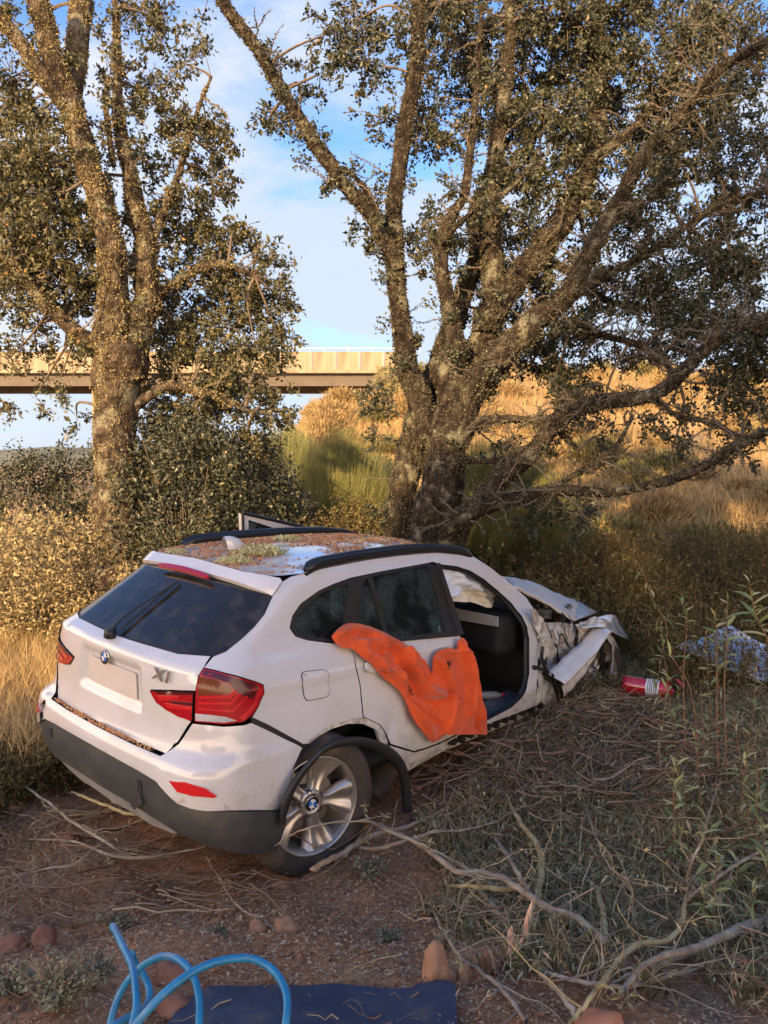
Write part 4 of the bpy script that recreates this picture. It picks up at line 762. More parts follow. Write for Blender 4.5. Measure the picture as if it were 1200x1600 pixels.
# ================================================================ terrain
gm,t,b=mk('reddish_soil'); tc=N(t,'ShaderNodeTexCoord'); b.inputs['Roughness'].default_value=.95; b.inputs['Specular IOR Level'].default_value=.1
n1=N(t,'ShaderNodeTexNoise'); n1.inputs['Scale'].default_value=.9; n1.inputs['Detail'].default_value=10; n1.inputs['Roughness'].default_value=.65; n2=N(t,'ShaderNodeTexNoise'); n2.inputs['Scale'].default_value=34; n2.inputs['Detail'].default_value=9; n2.inputs['Roughness'].default_value=.75
for q in (n1,n2): t.links.new(tc.outputs['Object'],q.inputs[0])
r1=ramp(t,[(.30,(.46,.205,.095)),(.50,(.56,.28,.145)),(.68,(.60,.40,.26))]); r2=ramp(t,[(.30,(.5,.48,.46)),(.5,(1,1,1)),(.70,(1.4,1.3,1.2))]); t.links.new(n1.outputs[0],r1.inputs[0]); t.links.new(n2.outputs[0],r2.inputs[0])
mu=N(t,'ShaderNodeMixRGB',blend_type='MULTIPLY'); mu.inputs[0].default_value=.9; t.links.new(r1.outputs[0],mu.inputs[1]); t.links.new(r2.outputs[0],mu.inputs[2])
sp=N(t,'ShaderNodeSeparateXYZ'); t.links.new(tc.outputs['Object'],sp.inputs[0]); far=N(t,'ShaderNodeMapRange'); far.inputs[1].default_value=8; far.inputs[2].default_value=15; t.links.new(sp.outputs[1],far.inputs[0])
n3=N(t,'ShaderNodeTexNoise'); n3.inputs['Scale'].default_value=.35; n3.inputs['Detail'].default_value=9; n3.inputs['Roughness'].default_value=.7; t.links.new(tc.outputs['Object'],n3.inputs[0]); r3=ramp(t,[(.35,(.24,.15,.07)),(.5,(.42,.27,.12)),(.65,(.55,.38,.18))]); t.links.new(n3.outputs[0],r3.inputs[0])
mf=N(t,'ShaderNodeMixRGB'); t.links.new(far.outputs[0],mf.inputs[0]); t.links.new(mu.outputs[0],mf.inputs[1]); t.links.new(r3.outputs[0],mf.inputs[2]); t.links.new(mf.outputs[0],b.inputs['Base Color'])
bp=N(t,'ShaderNodeBump'); bp.inputs['Strength'].default_value=1; bp.inputs['Distance'].default_value=.03; t.links.new(n2.outputs[0],bp.inputs['Height']); t.links.new(bp.outputs[0],b.inputs['Normal'])
def gax(lo,hi,core0,core1,fine,grow):
    v=list(np.arange(core0,core1,fine)); s=fine; x=core1
    while x<hi: v.append(x); s*=grow; x+=s
    v.append(hi); s=fine; x=core0-fine; w=[]
    while x>lo: w.append(x); s*=grow; x-=s
    return np.array([lo]+w[::-1]+v)
X=gax(-900,900,-4,4.5,.035,1.09); Y=gax(-60,1500,1.2,7.5,.035,1.07); gx,gy=np.meshgrid(X,Y,indexing='ij'); gz=ground(gx.ravel(),gy.ravel())
near=(np.abs(gx.ravel())<6)&(gy.ravel()<11)&(gy.ravel()>0)
gz[near]+=np.array([.022*noise.noise(Vector((x*3,y*3,0)))+.014*noise.noise(Vector((x*9,y*9,0)))+.010*noise.noise(Vector((x*26,y*26,0))) for x,y in zip(gx.ravel()[near],gy.ravel()[near])])
k=len(Y); i=np.arange(len(X)-1)[:,None]*k; j=np.arange(k-1)[None]; F=np.stack([i+j,i+k+j,i+k+j+1,i+j+1],-1).reshape(-1,4)
mb=MB(); mb.add(np.stack([gx.ravel(),gy.ravel(),gz],1),F); tag(mb.build('ground',gm),kind='structure')
# ================================================================ footbridge / road viaduct in the distance
BD_=62.; zt=at(300,550,BD_).z; zb=at(300,579,BD_).z; zg=at(300,603,BD_).z; yb=at(300,575,BD_).y
CONC=noisy('pale_concrete',[(.3,(.17,.135,.095)),(.5,(.28,.225,.155)),(.7,(.36,.30,.22))],scale=1.6,rough=.9,bump=.1,stretch=(1,1,.15))
STEEL=plain('dark_girder',(.10,.08,.065),.7,var=.2,vscale=1)
vd=empty('road_viaduct',(-20,yb,0)); tag(vd,'long road viaduct with pale concrete parapet crossing behind the trees on the left','bridge')
x0,x1=-62,2; pw=2.0; mb=MB(); mb.box((0,0,0),(pw-.05,.25,zt-zb)); pm=mb.mesh('parapet_panel',False); pm.materials.append(CONC)
for q in range(int((x1-x0)/pw)):
    o=bpy.data.objects.new('parapet_panel',pm); COL.objects.link(o); o.parent=vd; o.location=(x0+pw*(q+.5)+20,0,(zt+zb)/2)
mb=MB(); mb.box(((x0+x1)/2+20,4,zb-.12),(x1-x0,8.6,.22)); mb.build('deck_slab',CONC,vd,False)
mb=MB(); mb.box(((x0+x1)/2+20,.6,(zb-.24+zg)/2),(x1-x0,.5,zb-.24-zg)); mb.box(((x0+x1)/2+20,.45,zg+.04),(x1-x0,.9,.08)); mb.build('girder',STEEL,vd,False)
mb=MB(); mb.box(((x0+x1)/2+20,7,(zb-.24+zg)/2),(x1-x0,.5,zb-.24-zg)); mb.build('girder',STEEL,vd,False)
mb=MB(); mb.box(((x0+x1)/2+20,.1,zt+.32),(x1-x0,.10,.09)); mb.build('handrail',plain('galvanised',(.5,.5,.5),.5),vd,False)
mb=MB(); mb.box((0,0,0),(.06,.06,.34)); rpm=mb.mesh('rail_post',False); rpm.materials.append(MATS['galvanised'])
for q in range(33):
    o=bpy.data.objects.new('rail_post',rpm); COL.objects.link(o); o.parent=vd; o.location=(x0+pw*q+21,.1,zt+.16)
for x in (-60,-24.3):
    mb=MB(); mb.box((x+20,3.5,(zg-2)/2),(1.2,5,zg+2)); mb.build('pier',CONC,vd,False)
# far low hills
mb=MB(); V=[];F=[]
for q,x in enumerate(np.linspace(-700,300,90)):
    h=6+9*noise.noise(Vector((x*.006,3,0)))+3*noise.noise(Vector((x*.03,1,0))); V+=[(x,560+.1*x,-3),(x,620,max(3.2,h+4)),(x,760,-3)]
for q in range(89): F+=[[q*3,q*3+3,q*3+4,q*3+1],[q*3+1,q*3+4,q*3+5,q*3+2]]
mb.add(V,F); tag(mb.build('distant_hills',plain('distant_scrub',(.16,.16,.10),.95,var=.4,vscale=.03)),kind='structure')
# ================================================================ oaks
def limb(px,depth,rng,ddepth=0,n=None,wob=.5):
    """px: (x,y,width px); returns points and radii in the world"""
    px=np.array(px,float); k=len(px); dd=depth+np.linspace(0,ddepth,k)
    P=np.array([at(a,b,d) for (a,b,_),d in zip(px,dd)]); r=px[:,2]*dd/FPX/2*.86; n=n or max(10,int(np.linalg.norm(np.diff(P,axis=0),axis=1).sum()/.055))
    Q=spline(np.c_[P,r],n); c=Q[:,:3]+np.array([[noise.noise(Vector((i*.13,rng_,0))),noise.noise(Vector((i*.13,rng_,5))),noise.noise(Vector((i*.13,rng_,9)))] for i,rng_ in zip(range(n),[px[0,0]]*n)])*np.maximum(Q[:,3:4],.02)*wob
    return c,np.maximum(Q[:,3],.006)
def lumpy(mb,P,r,n=14,amp=.12,seed=0):
    T,A,B=frames(P); a=2*np.pi*np.arange(n)/n; s=np.r_[0,np.cumsum(np.linalg.norm(np.diff(P,axis=0),axis=1))]
    rr=np.array([[r[i]*(1+amp*1.6*noise.noise(Vector((math.cos(q)*1.3+seed,math.sin(q)*1.3,s[i]*2.6)))+amp*.9*noise.noise(Vector((math.cos(q)*3.5,math.sin(q)*3.5+seed,s[i]*8)))) for q in a] for i in range(len(P))])
    V=(P[:,None]+rr[...,None]*(np.cos(a)[None,:,None]*A[:,None]+np.sin(a)[None,:,None]*B[:,None])).reshape(-1,3); k=len(P); i=np.arange(k-1)[:,None]*n; j=np.arange(n)[None]; j2=(j+1)%n
    mb.add(V,np.stack([i+j,i+j2,i+n+j2,i+n+j],-1).reshape(-1,4)); return V.reshape(k,n,3),A,B
def oak(label,limbs,blobs,twigspec,depth,seed,crown_n=1.0,lich=1.0,name='holm_oak'):
    rng=np.random.default_rng(seed); P0=limb(limbs[0][0],depth+limbs[0][1],rng)[0][0]; root=empty(name,tuple(P0)); off=-np.array(P0); tag(root,label,'tree','large holm oaks beside the crash')
    skel=[]; lq=[]
    for k,(px,d0,dd) in enumerate(limbs):
        P,r=limb(px,depth+d0,rng,dd); big=r.max()>.12; mb=MB(); W,A,B=lumpy(mb,P+off,r,18 if big else 12,.09,seed+k); 
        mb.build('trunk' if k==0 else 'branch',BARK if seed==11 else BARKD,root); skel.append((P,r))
        # lichen tufts on the bark, thicker on the upper side and lower on the older wood
        L=np.linalg.norm(np.diff(P,axis=0),axis=1); area=(L*r[1:]*6.28).sum(); m=int(area*7500*lich*(.6 if k==0 else 1)); 
        ii=rng.integers(0,len(P)-1,m); w8=rng.random(m)<(r[ii]/r.max())**.5; ii=ii[w8]; jj=rng.integers(0,W.shape[1],len(ii)); base=W[ii,jj]; nrm=base-(P[ii]+off); nrm/=np.linalg.norm(nrm,axis=1)[:,None]+1e-9
        fr=rng.random((len(ii),1)); base=base+(W[ii+1,jj]-W[ii,jj])*fr+rng.normal(size=base.shape)*.008
        pat=np.array([noise.noise(Vector(q*3.1))+.7*noise.noise(Vector(q*9)) for q in base]); kp=pat+rng.normal(size=len(pat))*.25>(-.05 if k else .12); base,nrm=base[kp],nrm[kp]
        D=nrm*.35+rnd3(len(base),rng)*.9+[0,0,-.2]; V,Fq=quads_leaf(base-nrm*.006,D,rnd3(len(base),rng),rng.uniform(.012,.042,len(base)),rng.uniform(.010,.026,len(base))); lq.append(V)
    # foliage: twigs reach from the nearest limb into every leafy clump
    pts=np.concatenate([p for p,r in skel]); tw=MB(); LV=[]
    for (bx,by,br,dn,dz) in blobs:
        c=np.array(at(bx,by,depth+dz+.45)); R_=br*depth/FPX; a=pts[np.argmin(((pts-c)**2).sum(1))]; 
        if np.linalg.norm(a-c)<1.5:
            mid=(a+c)/2+[0,0,.1*np.linalg.norm(a-c)]+rng.normal(size=3)*.08; P=spline(np.array([a,mid,c]),9); tw.tube(P+off,np.linspace(.022,.008,9),5,cap=False)
        nt_=max(4,int(36*(R_/.35)**2*dn*crown_n)); 
        for q in range(nt_):
            d=rnd3(1,rng)[0]; s0=c+d*R_*rng.uniform(0,1)**.6*.95*[1,1,.9]; d2=d*.8+rnd3(1,rng)[0]*.6; ln=.08+R_*rng.uniform(.15,.5); e=s0+d2/np.linalg.norm(d2)*ln+[0,0,-.04]
            if q%2==0: tw.tube(np.array([c+(s0-c)*.2,s0,e])+off,np.array([.007,.005,.003]),4,cap=False)
            nl=rng.integers(22,46); f=rng.uniform(.05,1.05,(nl,1)); B_=s0+(e-s0)*f+rng.normal(size=(nl,3))*.035; D=(e-s0)/ln*.5+rnd3(nl,rng); V,_=quads_leaf(B_+off,D,rnd3(nl,rng),np.clip(rng.lognormal(-2.9,.36,nl),.02,.12),np.clip(rng.lognormal(-3.4,.34,nl),.014,.07)); LV.append(V)
            if rng.random()<.12: nl=40; B_=s0+(e-s0)*rng.random((nl,1))+rng.normal(size=(nl,3))*.012; V,_=quads_leaf(B_+off,rnd3(nl,rng),rnd3(nl,rng),rng.uniform(.02,.04,nl),rng.uniform(.01,.02,nl)); lq.append(V)
    # small leafy sprays along the thinner limbs
    for P,r in skel:
        for i in range(2,len(P)):
            if r[i]<.19 and P[i][2]>2.6 and rng.random()<.30:
                c=P[i]+rnd3(1,rng)[0]*rng.uniform(.1,.42); tw.tube(np.array([P[i],(P[i]+c)/2+[0,0,.03],c])+off,np.array([.008,.005,.003]),4,cap=False); nl=rng.integers(25,90); B_=c+rnd3(nl,rng)*rng.uniform(.2,1,(nl,1))*rng.uniform(.07,.17); V,_=quads_leaf(B_+off,rnd3(nl,rng),rnd3(nl,rng),rng.uniform(.038,.072,nl),rng.uniform(.025,.042,nl)); LV.append(V)
    # bare lichen covered side twigs
    for (a,n_) in twigspec:
        P,r=skel[a]
        for q in range(n_):
            i=rng.integers(int(len(P)*.15),len(P)-1); d=rnd3(1,rng)[0]; d[2]=abs(d[2])*.6-.15; ln=rng.uniform(.2,.75); k=7; Q_=[P[i]]
            for s in range(k): d=d+rnd3(1,rng)[0]*.45; d/=np.linalg.norm(d); Q_.append(Q_[-1]+d*ln/k)
            Q_=np.array(Q_); tw.tube(Q_+off,np.linspace(.011,.003,k+1),5,cap=False); m=int(ln*120); f=rng.uniform(0,k-.01,m); b0=Q_[f.astype(int)]+(Q_[f.astype(int)+1]-Q_[f.astype(int)])*(f%1)[:,None]
            V,_=quads_leaf(b0+off+rng.normal(size=(m,3))*.006,rnd3(m,rng),rnd3(m,rng),rng.uniform(.015,.04,m),rng.uniform(.008,.018,m)); lq.append(V)
    tag(tw.build('twigs',TWIG,root),kind='stuff')
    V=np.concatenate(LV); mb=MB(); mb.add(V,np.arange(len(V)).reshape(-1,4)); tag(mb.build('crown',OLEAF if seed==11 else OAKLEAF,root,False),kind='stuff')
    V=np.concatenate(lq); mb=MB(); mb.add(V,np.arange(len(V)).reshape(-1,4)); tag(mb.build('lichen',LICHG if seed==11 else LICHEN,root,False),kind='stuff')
    print(label[:20],'leaves',len(LV),sum(len(v) for v in LV)//4,'lichen',len(V)//4); return root
LT=[([(196,960,110),(194,880,92),(190,800,80),(178,700,74),(180,630,76),(190,570,90),(195,545,80)],0,0),
 ([(185,590,70),(182,545,62),(178,470,54),(170,380,48),(150,290,44),(122,200,40),(102,145,34),(76,60,38),(50,-30,36)],0,-.5),
 ([(204,590,60),(212,530,54),(228,455,46),(226,390,42),(214,325,34),(197,250,24),(186,170,18),(183,90,14),(180,-10,10)],0,.3),
 ([(104,165,28),(62,112,28),(22,52,26),(-25,10,22)],-.4,-.3),([(112,190,32),(114,140,36),(120,80,38),(126,10,38),(130,-40,36)],-.2,.5),
 ([(170,560,44),(120,520,30),(75,480,22),(35,430,16),(0,395,12)],0,-.5),([(224,400,18),(258,330,13),(286,250,10),(306,180,7),(330,120,5)],.2,.3),
 ([(214,480,22),(270,445,15),(335,412,12),(398,432,8)],.1,.4),([(200,640,22),(262,604,16),(330,618,12),(398,645,8)],0,.2),([(178,260,9),(172,210,10),(165,160,8),(170,120,6)],0,0)]
LB=[(250,350,40,.9,.6),(300,330,34,.9,.3),(370,360,30,.9,.4),(230,240,34,.8,.5),(170,330,28,.9,-.5),(30,160,40,.9,.2),(80,300,44,1.1,-.7),(40,380,50,1.2,-.7),(130,440,34,1,.5),(360,450,44,1.1,.3),(300,540,44,1.1,.2),(400,545,36,1.1,.2),(350,610,44,1.1,.1),(250,680,40,1,.2),(310,700,44,1,.3),(390,690,36,1,.2),(420,640,34,.9,.1),(60,560,26,.7,.2),(230,590,34,1,.3),(20,120,60,.8,-.3),(60,255,75,1.2,-.5),(25,330,80,1.3,-.4),(15,430,65,1.3,-.3),(95,420,70,1.3,-.5),(45,190,45,.9,0),(40,40,35,.6,0),(105,330,55,1,.2),(245,50,50,.7,.3),(215,10,45,.8,.5),(290,100,38,.7,.3),(240,165,48,.8,.3),(300,195,50,1.1,.3),(335,245,42,1.1,.3),(272,270,40,.7,.4),(195,120,30,.5,.3),(335,300,38,1,.4),(285,375,46,.9,.4),(335,400,60,1.2,.5),(395,420,55,1.2,.5),(432,468,36,1,.5),(385,500,55,1.2,.5),(300,480,55,1.3,.5),(440,535,36,1,.4),(325,560,60,1.2,.3),(258,530,45,1.1,.4),(280,630,55,1.1,.3),(350,640,55,1.1,.2),(410,590,45,1,.2),(35,520,36,.6,0),(100,540,34,.6,0),(15,560,28,.6,0),(95,590,22,.4,0),(255,440,38,1,.5),(60,490,35,.8,0),(140,470,36,.8,.3),(110,470,30,.9,.3),(130,230,30,.7,-.6),(160,60,30,.5,.3),(55,620,26,.4,.4),(20,640,30,.5,.4),(120,650,25,.4,.4),(430,640,26,.7,.3),(160,400,24,.8,-.4),(75,350,40,1,-.8),(30,265,45,1,-.7),(5,200,35,.8,0)]
oak('shorter lichen covered holm oak with forked trunk left behind the white car',LT,LB,[(1,10),(2,14),(6,8),(7,8),(8,12),(5,8),(9,4)],8.6,11,crown_n=.8)
RT=[([(678,905,110),(676,850,92),(688,770,78),(698,700,68),(704,640,60),(710,575,50),(712,540,44)],0,0),
 ([(714,590,40),(712,545,36),(700,480,28),(690,400,23),(700,350,20),(724,305,17),(736,226,13),(746,120,9),(752,10,6)],0,-.4),
 ([(668,680,50),(660,634,44),(636,566,38),(624,484,34),(616,400,33),(616,350,30),(627,226,28),(648,118,26),(654,32,24),(656,-30,22)],.2,-.3),
 ([(622,420,26),(602,378,28),(576,330,27),(540,290,24),(502,240,26),(466,184,22),(430,120,22),(395,70,21),(355,10,22),(332,-30,20)],0,-.8),
 ([(690,700,60),(712,630,56),(740,570,52),(766,500,50),(775,440,46),(765,349,36),(775,242,30),(786,161,26),(796,54,20),(800,-20,18)],.2,.3),
 ([(760,520,50),(786,462,48),(838,396,45),(892,322,42),(924,242,38),(936,134,32),(931,54,26),(936,-30,24)],.2,.6),
 ([(706,690,62),(730,620,60),(775,564,54),(820,516,46),(882,466,36),(925,387,30),(990,269,26),(1044,204,22),(1087,150,20),(1140,97,16),(1205,60,13)],-.1,-.8),
 ([(700,860,50),(722,812,40),(742,790,36),(791,742,34),(845,693,31),(882,645,30),(936,629,28),(1017,618,25),(1076,575,24),(1124,527,20),(1205,495,18)],-.2,-1.0),
 ([(700,880,46),(708,820,38),(759,790,34),(829,774,26),(880,768,20),(980,765,16),(1076,740,17),(1140,704,17),(1210,668,14)],-.3,-1.2),
 ([(722,690,26),(740,664,20),(802,655,14),(861,666,10),(904,704,7)],-.2,-.3),([(715,718,14),(775,720,10),(818,704,8),(850,690,6)],-.2,-.3),
 ([(618,900,64),(622,830,56),(632,760,50),(646,690,54),(660,640,50),(690,560,42),(712,500,38),(742,400,32),(745,340,28),(752,300,22)],.5,.4),
 ([(870,480,18),(968,420,14),(1044,376,11),(1124,322,8),(1200,300,6)],.2,.2),([(845,500,16),(930,520,13),(1010,545,11),(1060,590,9)],0,-.3),([(600,350,10),(575,300,10),(545,270,8),(520,262,6)],-.2,-.1),
 ([(828,400,16),(880,420,14),(950,470,10),(1010,480,8)],.4,.4),([(925,250,18),(1000,190,16),(1060,90,14),(1100,0,10)],.4,.5),([(690,380,10),(740,330,8),(790,300,7),(850,240,6)],-.3,-.4),
 ([(1017,618,10),(1060,650,9),(1110,660,8),(1170,690,6)],-.8,-.3),([(850,770,12),(900,740,9),(960,700,8),(990,650,6)],-.5,-.3)]
rb=random.Random(5); RB=[(520,50,36,.6,-.7),(565,100,42,.8,-.6),(500,115,28,.6,-.7),(430,175,22,.6,-.6),(600,60,40,.8,-.5),(585,180,26,.6,-.4),(415,200,14,.6,-.5),(560,30,35,.7,-.6),(560,360,12,.5,0),(440,100,16,.5,-.6),(470,150,14,.5,-.6),(590,640,24,.9,.2),(575,610,22,.8,.2),(600,690,20,.7,.2),(1180,640,40,.9,-1),(1170,540,55,1.2,-1),(1100,490,45,1,-.6),(865,600,26,.9,0),(905,600,36,1,0),(1050,700,26,.7,-.6),(825,560,36,1,.2),(940,650,24,.8,-.2),(1020,540,35,.9,-.3),(1130,600,36,.9,-.8),(1010,660,24,.5,-.5),(1150,700,28,.7,-.9),(870,560,40,1.1,.2),(960,560,26,.8,0),(830,800,40,.7,-.2),(900,800,36,.7,-.3),(820,700,16,.5,0),(770,730,18,.7,0),(940,700,24,.7,-.3),(780,700,12,.5,0)]
for gx_ in range(660,1225,44):
    for gy_ in range(-10,520,44):
        x=gx_+rb.uniform(-20,20); y=gy_+rb.uniform(-20,20)
        p=1.0
        if x<760: p=.55 if y<330 else .25
        if 700<x<760 and y>280: p=.15
        if 780<x<900 and 380<y<520: p=.2
        if 900<x<1080 and 400<y<520: p=.5
        if 1000<x and 330<y<470: p=.85
        if y<120: p=min(1,p+.3)
        if rb.random()<p: RB.append((x,y,rb.uniform(26,50),rb.uniform(.45,1.05),rb.uniform(-.35,1.7)))
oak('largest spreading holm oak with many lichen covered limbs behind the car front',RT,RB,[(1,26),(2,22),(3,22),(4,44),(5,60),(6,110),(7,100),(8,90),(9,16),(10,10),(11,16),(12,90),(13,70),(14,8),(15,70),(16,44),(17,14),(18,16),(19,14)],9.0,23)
# trees outside the picture, behind the photographer: they cast the shade this scene lies in
def shade_tree(x,y,h,rad,seed,label):
    rng=np.random.default_rng(seed); g=float(ground(x,y)); root=empty('holm_oak',(x,y,g)); tag(root,label,'tree'); mb=MB(); P=spline(np.array([[0,0,-.2],[.1,0,1.2],[0,.1,2.6],[.1,0,h*.6]]),14); lumpy(mb,P,np.linspace(.32,.16,14),12,.15,seed); mb.build('trunk',BARK,root)
    mb=MB(); nb=30; LV=[]
    for q in range(nb):
        d=rnd3(1,rng)[0]; c=np.array([0,0,h*.62])+d*[rad*.72,rad*.72,h*.31]; mb.tube(spline(np.array([[0.05,0,h*.35],c*[.5,.5,.9],c]),7),np.linspace(.09,.02,7),6,cap=False)
        n=2300; p=c+rnd3(n,rng)*rng.uniform(.2,1,(n,1))**.6*rad*.42; V,_=quads_leaf(p,rnd3(n,rng),rnd3(n,rng),rng.uniform(.09,.16,n),rng.uniform(.06,.11,n)); LV.append(V)
    mb.build('branches',BARK,root); V=np.concatenate(LV); mb=MB(); mb.add(V,np.arange(len(V)).reshape(-1,4)); tag(mb.build('crown',OAKLEAF,root,False),kind='stuff')
for i,(x,y,h,rad) in enumerate([(9.5,8.0,6.5,3.0),(9.0,3.6,6.0,2.6),(-11.2,-22,10.6,2.7),(-7.2,-23,16.5,3.3),(-2.0,-21.5,15.0,3.3),(3.6,-23,14.6,3.4),(9.5,-21,12.5,3.2)]):
    shade_tree(x,y,h,rad,40+i,['holm oak standing apart to the right of the crash, outside the picture','second holm oak right of the crash, nearer the photographer','holm oak behind the photographer at the left end of the far row','second holm oak from the left in the row behind the photographer','holm oak in the middle of the row behind the photographer','fourth holm oak from the left in the row behind the photographer','holm oak behind the photographer at the right end of the row'][i])
# ================================================================ low vegetation
def m4(name,stops,**k): return leafy(name,stops,**k)
GOLD=leafy('golden_dry_grass',[(0,(.42,.28,.12)),(.5,(.60,.43,.20)),(1,(.74,.58,.31))],trans=.25,rough=.7,spec=.2)
STRAW=leafy('dull_straw',[(0,(.10,.07,.04)),(.4,(.22,.15,.08)),(.8,(.34,.25,.13)),(1,(.12,.14,.05))],trans=.15,rough=.8,spec=.15)
GREENL=leafy('dull_green_weeds',[(0,(.06,.075,.03)),(.4,(.11,.12,.05)),(.75,(.16,.15,.07)),(1,(.28,.22,.12))],trans=.2,rough=.6,spec=.3)
BROOM=leafy('green_broom',[(0,(.20,.22,.07)),(.6,(.30,.31,.12)),(1,(.44,.40,.19))],trans=.15,rough=.7,spec=.2)
DARKV=leafy('brown_undergrowth',[(0,(.07,.045,.022)),(.4,(.15,.10,.045)),(.7,(.12,.115,.042)),(.92,(.21,.18,.075)),(1,(.34,.27,.15))],trans=.15,rough=.8,spec=.15)
PALEB=leafy('pale_lichen_shrub',[(0,(.24,.19,.10)),(.5,(.42,.33,.17)),(.8,(.56,.46,.26)),(1,(.15,.13,.06))],trans=.2,rough=.85,spec=.15)
SAGE=leafy('grey_green_leaves',[(0,(.16,.17,.11)),(.5,(.26,.27,.18)),(1,(.40,.38,.26))],trans=.2,rough=.6,spec=.3)
rg=np.random.default_rng(99)
def uni(n,x0,x1,y0,y1): return np.stack([rg.uniform(x0,x1,n),rg.uniform(y0,y1,n)],1)
def carmask(xy,m=.0):      # True where the car stands
    p=(np.c_[xy,np.zeros(len(xy))]-np.array(CM.translation))@np.array(CM3); return (p[:,0]>-.95-m)&(p[:,0]<3.4+m)&(np.abs(p[:,1])<.92+m)
# dry golden grass on the left and on the hill
mb=MB(); xy=uni(52000,-11,-2.2,5.6,15); az=xy[:,0]/xy[:,1]; nv=nval(xy[:,0],xy[:,1],.8); keep=(az>-.75)&(az<-.22)&(nv+rg.normal(size=len(xy))*.2>-.25)&~carmask(xy,.1); grass(mb,xy[keep],.36,.004,.5,rg)
xy=uni(26000,-5.2,-2.3,5.0,8.0); nv=nval(xy[:,0],xy[:,1],1.1,6); k=(nv+rg.normal(size=len(xy))*.2>-.2)&~carmask(xy,.08); grass(mb,xy[k],.50,.0035,.45,rg); tag(mb.build('golden_grass',GOLD,None,False),'dry golden grass standing in the sun left of the car','grass',kind='stuff')
mb=MB(); n=90000; yy=rg.uniform(0,1,n)**1.3*44+13.5; az=rg.uniform(-.30,.62,n); xy=np.stack([az*yy,yy],1); nv=nval(xy[:,0],xy[:,1],.35,2)+.5*nval(xy[:,0],xy[:,1],1.1,7); keep=nv+rg.normal(size=n)*.2>-.2; xy=xy[keep]; P=np.stack([xy[:,0],xy[:,1],ground(xy[:,0],xy[:,1])-.02],1); sc=.35+.55*np.clip(nv[keep]+.3,0,1); V,Q4,T3=blades(P,sc,.011,.55,rg); V=V
w=.004+.00055*xy[:,1]; V,Q4,T3=blades(P,sc,w,.55,rg) if False else (V,Q4,T3); mb.add(V,Q4); mb.f.append(T3); mb.m.append(np.zeros(len(T3),int))
tag(mb.build('hill_grass',leafy('sunlit_hill_grass',[(0,(.30,.19,.085)),(.4,(.44,.30,.135)),(.8,(.58,.42,.20)),(1,(.22,.21,.09))],trans=.2,rough=.8,spec=.1),None,False),'golden and rusty dry grass covering the sunlit hill','grass',kind='stuff')
# tall dim undergrowth behind and right of the car
mb=MB(); LVs=[]
def tuftfield(n,f_az,y0,y1,h,mask=None,leaf=.045,seedo=0.,lp=16,stemw=.004,dens=-.3):
    az=rg.uniform(f_az[0],f_az[1],n); yy=rg.uniform(y0,y1,n); xy=np.stack([az*yy,yy],1); nv=nval(xy[:,0],xy[:,1],.9,seedo); k=(nv+rg.normal(size=n)*.15>dens)&~carmask(xy,.12)
    if mask is not None: k&=mask(xy)
    xy=xy[k]; nv=nv[k]; hh=h*(.55+.7*np.clip(nv+.35,0,1))*rg.uniform(.6,1.2,len(xy)); base=np.stack([xy[:,0],xy[:,1],ground(xy[:,0],xy[:,1])],1); d=np.stack([rg.normal(size=len(xy))*.22,rg.normal(size=len(xy))*.22,np.ones(len(xy))],1); tip=base+d*hh[:,None]
    s=rnd3(len(xy),rg)*[1,1,0]*stemw; V=np.stack([base-s,base+s,tip+s*.3,tip-s*.3],1).reshape(-1,3); mb.add(V,np.arange(len(V)).reshape(-1,4))
    t=rg.uniform(.15,1.02,(len(xy),lp,1)); B_=(base[:,None]+(tip-base)[:,None]*t).reshape(-1,3)+rg.normal(size=(len(xy)*lp,3))*.03; m=len(B_); V,_=quads_leaf(B_,rnd3(m,rg)+[0,0,.35],rnd3(m,rg),rg.uniform(.5,1.3,m)*leaf,rg.uniform(.5,1.2,m)*leaf*.32); LVs.append(V)
tuftfield(5200,(-.10,.62),8.3,14.5,1.0,leaf=.075,lp=20)
tuftfield(3600,(.20,.66),6.6,10,.85,leaf=.06,lp=16,mask=lambda p:(p[:,0]>2.6)|(p[:,1]>8))
tuftfield(3000,(-.42,-.05),7.6,11.5,.75,leaf=.06,lp=14)
tuftfield(1300,(-.60,-.40),4.4,5.6,.30,leaf=.05,lp=14)

LVs=[np.concatenate(LVs)]; mb.add(LVs[0],np.arange(len(LVs[0])).reshape(-1,4)); tag(mb.build('undergrowth',DARKV,None,False),'dim brown and olive undergrowth of tall weeds behind the car','undergrowth',kind='stuff')
